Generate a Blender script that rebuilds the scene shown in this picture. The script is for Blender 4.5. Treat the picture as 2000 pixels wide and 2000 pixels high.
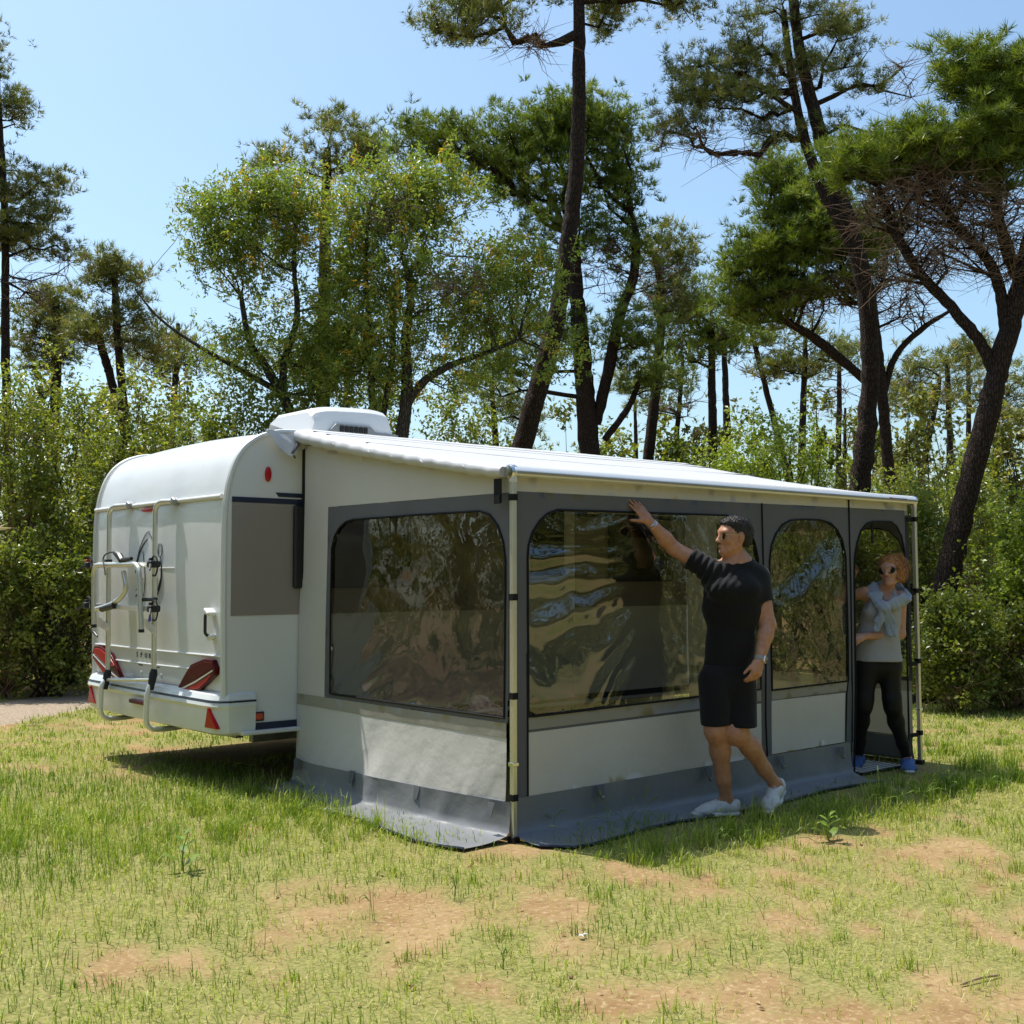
import bpy, math, random
import numpy as np
from mathutils import Vector, Matrix
from mathutils.geometry import delaunay_2d_cdt

for _o in list(bpy.data.objects):
    bpy.data.objects.remove(_o)
SC = bpy.context.scene
COL = SC.collection
rng = np.random.default_rng(7)
random.seed(7)

# ------------------------------------------------------------------ camera
FPX, CAMH = 2335.0, 1.43                      # focal length in pixels of the 2000 px frame, eye height
FH = np.array([.6451, .7641, 0.0]); RT = np.array([.7641, -.6451, 0.0])
PITCH = math.atan(122 / FPX)
FW = FH * math.cos(PITCH) + np.array([0, 0, math.sin(PITCH)])
UPV = np.cross(RT, FW)
CP = np.array([-.6451 * 6.5, -.7641 * 6.5, CAMH])
cam_d = bpy.data.cameras.new('camera'); cam = bpy.data.objects.new('camera', cam_d); COL.objects.link(cam)
cam_d.sensor_width = 36; cam_d.lens = 36 * FPX / 2000; cam_d.clip_start = .05; cam_d.clip_end = 3000
cam.matrix_world = Matrix(((RT[0], UPV[0], -FW[0], CP[0]), (RT[1], UPV[1], -FW[1], CP[1]),
                           (RT[2], UPV[2], -FW[2], CP[2]), (0, 0, 0, 1)))
SC.camera = cam

# ------------------------------------------------------------------ sky, sun, exposure
SUN_TRAVEL = Vector((0.10, -0.42, -1.0)).normalized()
W = bpy.data.worlds.new('World'); SC.world = W; W.use_nodes = True
_n = W.node_tree.nodes; _n.clear()
_sky = _n.new('ShaderNodeTexSky'); _sky.sky_type = 'NISHITA'; _sky.sun_disc = False
_sky.sun_elevation = math.asin(-SUN_TRAVEL.z)
_sky.sun_rotation = math.atan2(-SUN_TRAVEL.x, -SUN_TRAVEL.y)
_sky.altitude = 0; _sky.air_density = 1.0; _sky.dust_density = 2.4; _sky.ozone_density = 1.3
_bg = _n.new('ShaderNodeBackground'); _bg.inputs['Strength'].default_value = 0.15
_ow = _n.new('ShaderNodeOutputWorld')
_wb = _n.new('ShaderNodeMix'); _wb.data_type = 'RGBA'; _wb.blend_type = 'MULTIPLY'; _wb.inputs[0].default_value = 1; _wb.inputs[7].default_value = (.91, 1.05, 1.06, 1)   # white balance of the photograph
W.node_tree.links.new(_sky.outputs[0], _wb.inputs[6]); W.node_tree.links.new(_wb.outputs[2], _bg.inputs[0]); W.node_tree.links.new(_bg.outputs[0], _ow.inputs[0])
_sl = bpy.data.lights.new('sun', 'SUN'); _sl.energy = 4.3; _sl.angle = math.radians(.53); _sl.color = (1, .955, .88)
_so = bpy.data.objects.new('sun', _sl); COL.objects.link(_so); _so.location = (0, 8, 30)
_so.rotation_euler = SUN_TRAVEL.to_track_quat('-Z', 'Y').to_euler()
SC.view_settings.view_transform = 'Standard'; SC.view_settings.look = 'None'
SC.view_settings.exposure = 0.40; SC.view_settings.gamma = 1
SC.view_settings.use_curve_mapping = False
SC.render.engine = 'CYCLES'
SC.cycles.max_bounces = 8; SC.cycles.transparent_max_bounces = 24
SC.cycles.diffuse_bounces = 3; SC.cycles.glossy_bounces = 3; SC.cycles.transmission_bounces = 4
SC.cycles.caustics_reflective = False; SC.cycles.caustics_refractive = False
SC.cycles.use_denoising = True

# ------------------------------------------------------------------ pixel helpers (photo units: 1932 px wide view)
KD = 2000 / 1932.0
def ray(x, y):
    x *= KD; y *= KD
    return FW + (x - 1000) / FPX * RT - (y - 1000) / FPX * UPV
def on(ax, v, x, y):
    d = ray(x, y); return CP + d * ((v - CP[ax]) / d[ax])
def atd(x, y, d):
    r = ray(x, y); return CP + r * (d / (r @ FH))
def mpp(d):
    return d * KD / FPX
def gdepth(P):
    return float((np.array(P) - CP) @ FH)

# ------------------------------------------------------------------ object helpers
def tag(o, label=None, cat=None, group=None, kind=None):
    if label: o['label'] = label
    if cat: o['category'] = cat
    if group: o['group'] = group
    if kind: o['kind'] = kind
    return o
def thing(name, loc, label, cat, group=None):
    o = bpy.data.objects.new(name, None); COL.objects.link(o); o.location = Vector([float(v) for v in loc])
    o.empty_display_size = .2
    return tag(o, label, cat, group)
def put(o, parent=None):
    COL.objects.link(o)
    if parent is not None:
        o.parent = parent
        if parent.type == 'EMPTY':
            o.matrix_parent_inverse = Matrix.Translation(-parent.location)
    return o
def np_mesh(name, V, F, m=None, parent=None, smooth=True, attr=None, mats=None, midx=None, sharp=None):
    """F: int array (n,3) or (n,4) or list of such arrays"""
    V = np.asarray(V, np.float32)
    Fs = F if isinstance(F, list) else [F]
    Fs = [np.asarray(f, np.int32) for f in Fs if len(f)]
    me = bpy.data.meshes.new(name)
    me.vertices.add(len(V)); me.vertices.foreach_set('co', V.ravel())
    nl = sum(f.size for f in Fs); npoly = sum(len(f) for f in Fs)
    me.loops.add(nl); me.polygons.add(npoly)
    me.loops.foreach_set('vertex_index', np.concatenate([f.ravel() for f in Fs]))
    tot = np.concatenate([np.full(len(f), f.shape[1], np.int32) for f in Fs])
    st = np.concatenate([[0], np.cumsum(tot)[:-1]]).astype(np.int32)
    me.polygons.foreach_set('loop_start', st)
    try: me.polygons.foreach_set('loop_total', tot)
    except Exception: pass
    me.polygons.foreach_set('use_smooth', np.full(npoly, smooth))
    if attr:
        for k, a in attr.items():
            at = me.attributes.new(k, 'FLOAT', 'POINT'); at.data.foreach_set('value', np.asarray(a, np.float32))
    if mats:
        for x in mats: me.materials.append(x)
        if midx is not None: me.polygons.foreach_set('material_index', np.asarray(midx, np.int32))
    elif m: me.materials.append(m)
    me.update(calc_edges=True)
    if sharp is not None: me.set_sharp_from_angle(angle=math.radians(sharp))
    return put(bpy.data.objects.new(name, me), parent)

class MB:
    """collects shapes of ONE part and links them as one mesh"""
    def __init__(s): s.v = []; s.f = []
    def _add(s, vs, fs):
        b = len(s.v); s.v += [tuple(float(c) for c in v) for v in vs]; s.f += [tuple(b + i for i in f) for f in fs]; return s
    def box(s, c, d, rot=None):
        x, y, z = d[0] / 2, d[1] / 2, d[2] / 2
        vs = [Vector((i, j, k)) for k in (-z, z) for j in (-y, y) for i in (-x, x)]
        if rot is not None: vs = [rot @ v for v in vs]
        vs = [(v[0] + c[0], v[1] + c[1], v[2] + c[2]) for v in vs]
        return s._add(vs, [(0, 2, 3, 1), (4, 5, 7, 6), (0, 1, 5, 4), (2, 6, 7, 3), (0, 4, 6, 2), (1, 3, 7, 5)])
    def tube(s, pts, r, n=8, cap=True, closed=False):
        P = np.array([np.array(p, float) for p in pts]); m = len(P)
        rs = [r] * m if np.isscalar(r) else r
        T = np.zeros_like(P)
        if closed: T = np.roll(P, -1, 0) - np.roll(P, 1, 0)
        else:
            T[1:-1] = P[2:] - P[:-2]; T[0] = P[1] - P[0]; T[-1] = P[-1] - P[-2]
        T /= np.linalg.norm(T, axis=1)[:, None] + 1e-12
        u = np.cross(T[0], [0, 0, 1.0])
        if np.linalg.norm(u) < .1: u = np.cross(T[0], [1.0, 0, 0])
        vs = []
        for i in range(m):
            u = u - T[i] * (u @ T[i]); u /= np.linalg.norm(u) + 1e-12
            w = np.cross(T[i], u)
            for k in range(n):
                a = 2 * math.pi * k / n
                vs.append(P[i] + rs[i] * (math.cos(a) * u + math.sin(a) * w))
        fs = []
        for i in range(m if closed else m - 1):
            j = (i + 1) % m
            for k in range(n):
                fs.append((i * n + k, i * n + (k + 1) % n, j * n + (k + 1) % n, j * n + k))
        if cap and not closed:
            fs.append(tuple(range(n - 1, -1, -1))); fs.append(tuple((m - 1) * n + k for k in range(n)))
        return s._add(vs, fs)
    def prism(s, poly, off):
        """poly: list of 3D points (planar), off: extrusion vector"""
        n = len(poly); P = [np.array(p, float) for p in poly]; o = np.array(off, float)
        vs = P + [p + o for p in P]
        fs = [tuple(range(n - 1, -1, -1)), tuple(range(n, 2 * n))]
        for i in range(n): fs.append((i, (i + 1) % n, n + (i + 1) % n, n + i))
        return s._add(vs, fs)
    def lathe(s, c, axis, prof, n=16):
        ax = np.array(axis, float); ax /= np.linalg.norm(ax)
        u = np.cross(ax, [0, 0, 1.0]);
        if np.linalg.norm(u) < .1: u = np.cross(ax, [1.0, 0, 0])
        u /= np.linalg.norm(u); w = np.cross(ax, u); c = np.array(c, float)
        vs = []
        for (r, h) in prof:
            for k in range(n):
                a = 2 * math.pi * k / n; vs.append(c + ax * h + r * (math.cos(a) * u + math.sin(a) * w))
        fs = []
        for i in range(len(prof) - 1):
            for k in range(n): fs.append((i * n + k, i * n + (k + 1) % n, (i + 1) * n + (k + 1) % n, (i + 1) * n + k))
        fs.append(tuple(range(n - 1, -1, -1))); fs.append(tuple((len(prof) - 1) * n + k for k in range(n)))
        return s._add(vs, fs)
    def build(s, name, m, parent=None, smooth=True, sharp=40, bevel=0, seg=2):
        me = bpy.data.meshes.new(name); me.from_pydata(s.v, [], s.f)
        if m: me.materials.append(m)
        me.polygons.foreach_set('use_smooth', [smooth] * len(me.polygons))
        o = put(bpy.data.objects.new(name, me), parent)
        if smooth and not bevel: me.set_sharp_from_angle(angle=math.radians(sharp))
        if bevel:
            bv = o.modifiers.new('bevel', 'BEVEL'); bv.width = bevel; bv.segments = seg; bv.limit_method = 'ANGLE'; bv.angle_limit = math.radians(35)
            bv.harden_normals = True
            me.set_sharp_from_angle(angle=math.radians(180))
        return o

def arc_path(pts, rad=.05, n=6):
    """polyline with rounded corners"""
    P = [np.array(p, float) for p in pts]; out = [P[0]]
    for i in range(1, len(P) - 1):
        a = P[i - 1] - P[i]; b = P[i + 1] - P[i]
        la, lb = np.linalg.norm(a), np.linalg.norm(b); r = min(rad, la * .48, lb * .48)
        s0 = P[i] + a / la * r; s1 = P[i] + b / lb * r
        for k in range(n + 1):
            t = k / n; out.append((1 - t) ** 2 * s0 + 2 * t * (1 - t) * P[i] + t * t * s1)
    out.append(P[-1]); return out
def spline(pts, n=8):
    P = np.array(pts, float); out = []
    m = len(P)
    for i in range(m - 1):
        p0 = P[max(i - 1, 0)]; p1 = P[i]; p2 = P[i + 1]; p3 = P[min(i + 2, m - 1)]
        for k in range(n):
            t = k / n
            out.append(.5 * ((2 * p1) + (-p0 + p2) * t + (2 * p0 - 5 * p1 + 4 * p2 - p3) * t * t + (-p0 + 3 * p1 - 3 * p2 + p3) * t ** 3))
    out.append(P[-1]); return np.array(out)

# ------------------------------------------------------------------ numpy value noise
_perm = np.random.default_rng(3).random(1 << 16).astype(np.float32)
def _h(ix, iy, iz, seed):
    n = (ix.astype(np.int64) * 73856093) ^ (iy.astype(np.int64) * 19349663) ^ (iz.astype(np.int64) * 83492791) ^ (seed * 2654435 + 977)
    n = (n ^ (n >> 13)) * 1274126177
    return _perm[(n ^ (n >> 16)) & 0xffff]
def vnoise(x, y, z=None, seed=0):
    x = np.asarray(x, float); y = np.asarray(y, float); z = np.zeros_like(x) if z is None else np.asarray(z, float)
    ix, iy, iz = np.floor(x), np.floor(y), np.floor(z)
    fx, fy, fz = x - ix, y - iy, z - iz
    fx = fx * fx * (3 - 2 * fx); fy = fy * fy * (3 - 2 * fy); fz = fz * fz * (3 - 2 * fz)
    ix = ix.astype(np.int64); iy = iy.astype(np.int64); iz = iz.astype(np.int64)
    r = 0
    for dx in (0, 1):
        for dy in (0, 1):
            for dz in (0, 1):
                r = r + _h(ix + dx, iy + dy, iz + dz, seed) * (fx if dx else 1 - fx) * (fy if dy else 1 - fy) * (fz if dz else 1 - fz)
    return r
def fbm(x, y, z=None, o=4, seed=0):
    r = 0; a = .5; s = 0
    for i in range(o):
        f = 2.03 ** i
        r = r + a * vnoise(np.asarray(x) * f + 7.3 * i, np.asarray(y) * f + 3.1 * i, None if z is None else np.asarray(z) * f, seed + i); s += a; a *= .5
    return r / s

# ------------------------------------------------------------------ materials
def nt(name):
    m = bpy.data.materials.new(name); m.use_nodes = True
    t = m.node_tree; t.nodes.clear(); o = t.nodes.new('ShaderNodeOutputMaterial')
    return m, t, o
def N(t, typ, **kw):
    n = t.nodes.new('ShaderNode' + typ)
    for k, v in kw.items():
        if k.startswith('_'): setattr(n, k[1:], v)
        else:
            key = k.replace('__', ' ')
            n.inputs[int(key[1:]) if key[0] == 'i' and key[1:].isdigit() else key].default_value = v
    return n
def L(t, a, b): t.links.new(a, b)
def rgba(c): return (c[0], c[1], c[2], 1)
def pbr(name, col, rough=.5, metal=0, spec=.5, var=None, bump=None, coat=0, coord='Object', rvar=None, dirt=None, sheen=0):
    """col; var=(scale, col2, detail, lo, hi) mixes in col2 by noise; bump=(scale, strength, distance) or list"""
    m, t, o = nt(name)
    p = N(t, 'BsdfPrincipled', Roughness=rough, Metallic=metal)
    p.inputs['Specular IOR Level'].default_value = spec
    p.inputs['Coat Weight'].default_value = coat
    p.inputs['Sheen Weight'].default_value = sheen
    p.inputs['Base Color'].default_value = rgba(col)
    tc = N(t, 'TexCoord'); cs = tc.outputs[coord]
    src = None
    if var:
        sc_, c2, det, lo, hi = var
        n = N(t, 'TexNoise', Scale=sc_, Detail=det); L(t, cs, n.inputs['Vector'])
        mr = N(t, 'MapRange'); mr.inputs[1].default_value = lo; mr.inputs[2].default_value = hi; L(t, n.outputs[0], mr.inputs[0])
        mx = N(t, 'Mix', _data_type='RGBA'); mx.inputs[6].default_value = rgba(col); mx.inputs[7].default_value = rgba(c2)
        L(t, mr.outputs[0], mx.inputs[0]); src = mx.outputs[2]; L(t, src, p.inputs['Base Color'])
    if rvar:
        n = N(t, 'TexNoise', Scale=rvar[0], Detail=4.0); L(t, cs, n.inputs['Vector'])
        mr = N(t, 'MapRange'); mr.inputs[3].default_value = rvar[1]; mr.inputs[4].default_value = rvar[2]; L(t, n.outputs[0], mr.inputs[0]); L(t, mr.outputs[0], p.inputs['Roughness'])
    if bump:
        prev = None
        for b in (bump if isinstance(bump, list) else [bump]):
            n = N(t, 'TexNoise', Scale=b[0], Detail=4.0); L(t, cs, n.inputs['Vector'])
            bp = N(t, 'Bump', Strength=b[1], Distance=b[2]); L(t, n.outputs[0], bp.inputs['Height'])
            if prev: L(t, prev.outputs[0], bp.inputs['Normal'])
            prev = bp
        L(t, prev.outputs[0], p.inputs['Normal'])
    L(t, p.outputs[0], o.inputs[0]); return m
def leafmat(name, cols, rough=.4, trans=.35, spec=.4, tcol=None):
    """cols: ramp [(pos,col)] by the per-leaf tint"""
    m, t, o = nt(name)
    at = N(t, 'Attribute', _attribute_name='tint')
    rp = N(t, 'ValToRGB'); e = rp.color_ramp.elements
    e[0].position, e[0].color = cols[0][0], rgba(cols[0][1]); e[1].position, e[1].color = cols[-1][0], rgba(cols[-1][1])
    for p_, c_ in cols[1:-1]:
        q = e.new(p_); q.color = rgba(c_)
    L(t, at.outputs['Fac'], rp.inputs[0])
    p = N(t, 'BsdfPrincipled', Roughness=rough); p.inputs['Specular IOR Level'].default_value = spec
    L(t, rp.outputs[0], p.inputs['Base Color'])
    tr = N(t, 'BsdfTranslucent')
    g = N(t, 'Mix', _data_type='RGBA', _blend_type='MULTIPLY'); g.inputs[0].default_value = 1
    g.inputs[7].default_value = rgba(tcol or (1.5, 1.6, .7)); L(t, rp.outputs[0], g.inputs[6]); L(t, g.outputs[2], tr.inputs[0])
    mx = N(t, 'MixShader'); mx.inputs[0].default_value = trans
    L(t, p.outputs[0], mx.inputs[1]); L(t, tr.outputs[0], mx.inputs[2]); L(t, mx.outputs[0], o.inputs[0])
    return m
def fabricmat(name, col, trans=.25, rough=.75, col2=None, spec=.25, weave=.15, tcol=None, var=None):
    m, t, o = nt(name)
    p = N(t, 'BsdfPrincipled', Roughness=rough); p.inputs['Specular IOR Level'].default_value = spec
    p.inputs['Base Color'].default_value = rgba(col)
    tc = N(t, 'TexCoord')
    c2 = col2 or tuple(c * .9 for c in col)
    n = N(t, 'TexNoise', Scale=1.7, Detail=5.0); L(t, tc.outputs['Object'], n.inputs['Vector'])
    mr = N(t, 'MapRange'); mr.inputs[1].default_value = .4; mr.inputs[2].default_value = .7; L(t, n.outputs[0], mr.inputs[0])
    mx = N(t, 'Mix', _data_type='RGBA'); mx.inputs[6].default_value = rgba(col); mx.inputs[7].default_value = rgba(c2); L(t, mr.outputs[0], mx.inputs[0])
    L(t, mx.outputs[2], p.inputs['Base Color'])
    n2 = N(t, 'TexNoise', Scale=5.0, Detail=4.0, Distortion=.15); L(t, tc.outputs['Object'], n2.inputs['Vector'])
    b1 = N(t, 'Bump', Strength=.38, Distance=.03); L(t, n2.outputs[0], b1.inputs['Height'])
    n3 = N(t, 'TexNoise', Scale=420.0, Detail=1.0); L(t, tc.outputs['Object'], n3.inputs['Vector'])
    b2 = N(t, 'Bump', Strength=weave, Distance=.002); L(t, n3.outputs[0], b2.inputs['Height']); L(t, b1.outputs[0], b2.inputs['Normal'])
    L(t, b2.outputs[0], p.inputs['Normal'])
    tr = N(t, 'BsdfTranslucent'); tr.inputs[0].default_value = rgba(tcol or col)
    ms = N(t, 'MixShader'); ms.inputs[0].default_value = trans; L(t, p.outputs[0], ms.inputs[1]); L(t, tr.outputs[0], ms.inputs[2])
    L(t, ms.outputs[0], o.inputs[0]); return m
def filmmat(name, tint=(.60, .59, .55), refl=.115):
    m, t, o = nt(name)
    tr = N(t, 'BsdfTransparent'); tr.inputs[0].default_value = rgba(tint)
    gl = N(t, 'BsdfGlossy', Roughness=.015); gl.inputs[0].default_value = (1, 1, 1, 1)
    tc = N(t, 'TexCoord'); n = N(t, 'TexNoise', Scale=9.0, Detail=3.0, Distortion=.6); L(t, tc.outputs['Object'], n.inputs['Vector'])
    b = N(t, 'Bump', Strength=.05, Distance=.012); L(t, n.outputs[0], b.inputs['Height'])
    L(t, b.outputs[0], gl.inputs['Normal'])
    fr = N(t, 'LayerWeight', Blend=.5); L(t, b.outputs[0], fr.inputs['Normal'])
    pw_ = N(t, 'Math', _operation='POWER'); pw_.inputs[1].default_value = 5; L(t, fr.outputs['Facing'], pw_.inputs[0])
    mt = N(t, 'Math', _operation='MULTIPLY_ADD'); mt.inputs[1].default_value = .9; mt.inputs[2].default_value = refl; mt.use_clamp = True
    L(t, pw_.outputs[0], mt.inputs[0])
    mx = N(t, 'MixShader'); L(t, mt.outputs[0], mx.inputs[0]); L(t, tr.outputs[0], mx.inputs[1]); L(t, gl.outputs[0], mx.inputs[2])
    L(t, mx.outputs[0], o.inputs[0]); return m

M = {}
M['gelcoat'] = pbr('white_gelcoat', (.71, .73, .74), .28, coat=.3, rvar=(3, .22, .4), bump=(1.2, .04, .05), var=(2.2, (.63, .65, .655), 7, .48, .74))
M['sidewhite'] = pbr('white_side_panel', (.72, .725, .73), .32, coat=.2, bump=(2, .03, .03))
M['trimwhite'] = pbr('white_trim', (.68, .68, .66), .35)
M['taupe'] = pbr('taupe_panel', (.27, .235, .215), .35, var=(300, (.30, .265, .245), 2, .4, .6))
M['navy'] = pbr('navy_stripe', (.012, .02, .05), .35)
M['blackpl'] = pbr('black_plastic', (.012, .012, .013), .45, bump=(120, .1, .003))
M['rubber'] = pbr('black_rubber', (.015, .015, .015), .7, bump=(60, .2, .004))
M['alu'] = pbr('anodised_tube', (.72, .70, .62), .32, metal=.75, rvar=(30, .25, .42))
M['alupale'] = pbr('pale_aluminium', (.80, .80, .79), .35, metal=.5)
M['steel'] = pbr('bright_steel', (.75, .75, .76), .2, metal=1)
M['greycast'] = pbr('grey_cast_clamp', (.32, .33, .34), .45, metal=.6)
M['redlens'] = pbr('red_lens', (.45, .008, .012), .22, spec=.35)
M['darkred'] = pbr('dark_red_lens', (.070, .003, .005), .3, spec=.18)
M['orange'] = pbr('orange_lens', (.55, .07, .015), .15, coat=.5)
M['darkglass'] = pbr('dark_window', (.012, .013, .014), .06, coat=.5)
M['under'] = pbr('dark_chassis', (.02, .02, .02), .8)
M['galv'] = pbr('galvanised_steel', (.38, .39, .40), .5, metal=.7, var=(12, (.3, .31, .32), 4, .4, .6))
M['canopy'] = fabricmat('canopy_vinyl', (.60, .605, .625), trans=.10, rough=.5, spec=.4, col2=(.56, .565, .585))
M['wallfab'] = fabricmat('pale_wall_fabric', (.71, .69, .655), trans=.22, col2=(.66, .635, .59), tcol=(.75, .66, .5))
M['hemfab'] = fabricmat('beige_hem_fabric', (.40, .375, .32), trans=.18, tcol=(.5, .44, .3))
M['greyfab'] = fabricmat('grey_trim_fabric', (.135, .138, .150), trans=.04, col2=(.12, .121, .13))
M['skirtfab'] = fabricmat('grey_skirt_vinyl', (.21, .217, .232), trans=.02, rough=.38, spec=.5, col2=(.18, .186, .2))
M['blackfab'] = fabricmat('black_webbing', (.010, .010, .011), trans=0)
M['film'] = filmmat('clear_window_film')
M['skin_man'] = pbr('tanned_skin', (.46, .235, .145), .48, spec=.4, var=(38, (.39, .18, .105), 4, .42, .7), bump=[(90, .12, .004), (420, .1, .0015)])
M['skin_woman'] = pbr('fair_skin', (.50, .265, .175), .48, spec=.4, var=(38, (.43, .205, .125), 4, .42, .7), bump=[(90, .1, .004), (420, .1, .0015)])
M['blackcloth'] = pbr('black_cloth', (.008, .008, .009), .85, spec=.2, sheen=.12, bump=[(26, .35, .012), (700, .2, .001)])
M['leggings'] = pbr('black_leggings', (.008, .008, .009), .6, spec=.3, bump=[(30, .15, .006), (700, .2, .001)])
M['stripewhite'] = pbr('white_piping', (.6, .6, .58), .7)
M['greytank'] = pbr('grey_vest_knit', (.37, .36, .36), .85, spec=.2, bump=[(24, .3, .012), (600, .25, .001)])
M['sweater'] = pbr('pale_blue_grey_sweatshirt', (.30, .335, .39), .9, spec=.1, sheen=.15, bump=[(18, .4, .015), (500, .3, .0015)])
M['whiteshoe'] = pbr('white_shoe_leather', (.62, .62, .61), .55, bump=[(60, .25, .004)], var=(40, (.5, .5, .49), 3, .4, .7))
M['shoesole'] = pbr('white_rubber_sole', (.60, .59, .56), .6, bump=[(70, .3, .004)])
M['blueshoe'] = pbr('blue_mesh_shoe', (.06, .12, .30), .7, bump=[(220, .4, .003)])
M['hairdark'] = pbr('dark_hair', (.018, .014, .012), .45, spec=.5, var=(160, (.06, .055, .052), 3, .5, .7), bump=[(170, .9, .008)])
M['hairblond'] = pbr('blond_hair', (.52, .24, .07), .5, spec=.4, var=(60, (.30, .12, .035), 4, .4, .65), bump=[(90, .9, .01)])
M['lens'] = pbr('dark_sunglass_lens', (.008, .007, .006), .06, coat=.6)
M['goldwire'] = pbr('gold_frame', (.55, .40, .16), .25, metal=1)
M['watchstrap'] = pbr('grey_watch_strap', (.28, .26, .23), .55)
M['dirt'] = None
# ------------------------------------------------------------------ ground, path
PA = [on(2, 0, 0, 1364), on(2, 0, 178, 1331)]; PB = [on(2, 0, 0, 1322), on(2, 0, 178, 1301)]
_pd = (PA[1] - PA[0])[:2]; _pd /= np.linalg.norm(_pd); _pn = np.array([-_pd[1], _pd[0]])
_o0 = PA[0][:2] @ _pn; _o1 = (PB[0][:2] @ _pn + PB[1][:2] @ _pn) / 2
PLO, PHI = min(_o0, _o1), max(_o0, _o1)
def path_t(x, y):
    """signed distance to the path's middle line"""
    s = x * _pn[0] + y * _pn[1] + .18 * (vnoise(x * .7, y * .7, seed=41) - .5)
    return np.abs(s - (PLO + PHI) / 2) - (PHI - PLO) / 2
def hz(x, y):
    x = np.asarray(x, float); y = np.asarray(y, float)
    b = .05 * (fbm(x * .55, y * .55, o=3, seed=11) - .5) + .022 * (fbm(x * 3.1, y * 3.1, o=3, seed=12) - .5)
    dx = np.maximum(np.maximum(-.1 - x, x - 4.1), 0); dy = np.maximum(np.maximum(-.05 - y, y - 4.6), 0)
    k = np.clip(np.hypot(dx, dy) / .9, 0, 1)
    b = b * (.12 + .88 * k)
    far = np.clip((np.hypot(x, y - 8) - 16) / 30, 0, 1)
    return b + far * .6 * (fbm(x * .06, y * .06, o=2, seed=13) - .5)
def grassmask(x, y):
    """0 bare earth .. 1 lush"""
    x = np.asarray(x, float); y = np.asarray(y, float)
    n = fbm(x * 1.5, y * 1.5, o=4, seed=21) * .42 + fbm(x * 6.0, y * 6.0, o=3, seed=22) * .58
    g = (n - .355) / .18
    lush = np.exp(-(((x + 2.3) / 1.7) ** 2 + ((y - 2.4) / 2.0) ** 2))           # behind the caravan
    lush2 = np.exp(-((x - 8.5) / 3.5) ** 2 - ((y - 3.0) / 1.6) ** 2) * .5
    edge = np.exp(-((y + .72) / .30) ** 2) * ((x > .1) & (x < 4.6)) * .45          # long grass along the awning's shade
    bare = np.exp(-((x + 1.0) / .8) ** 2 - ((y + .55) / .8) ** 2) * .55
    g = g + 1.25 * lush + lush2 + edge - bare
    g = g - np.clip(.25 - path_t(x, y), 0, .5) * 4
    inside = (x > .02) & (x < 3.9) & (y > -.05) & (y < 4.4)
    g = np.where(inside, g - .9, g)
    wood = np.clip((y - 11 + .35 * x * 0) / 3, 0, 1)
    return np.clip(g - .5 * wood, 0, 1)
def axis(lo, hi, step, far, k=1.22):
    a = list(np.arange(lo, hi + step / 2, step)); s = step; v = hi
    while v < far: s *= k; v += s; a.append(v)
    s = step; v = lo
    while v > -far: s *= k; v -= s; a.insert(0, v)
    return np.array(a)
def grid_faces(nx, ny):
    i, j = np.meshgrid(np.arange(nx - 1), np.arange(ny - 1), indexing='ij')
    a = (i * ny + j).ravel(); return np.stack([a, a + ny, a + ny + 1, a + 1], 1)
_xs, _ys = axis(-7, 12, .16, 900), axis(-6, 16, .16, 900)
_X, _Y = np.meshgrid(_xs, _ys, indexing='ij')
_V = np.stack([_X.ravel(), _Y.ravel(), hz(_X.ravel(), _Y.ravel())], 1)
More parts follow.
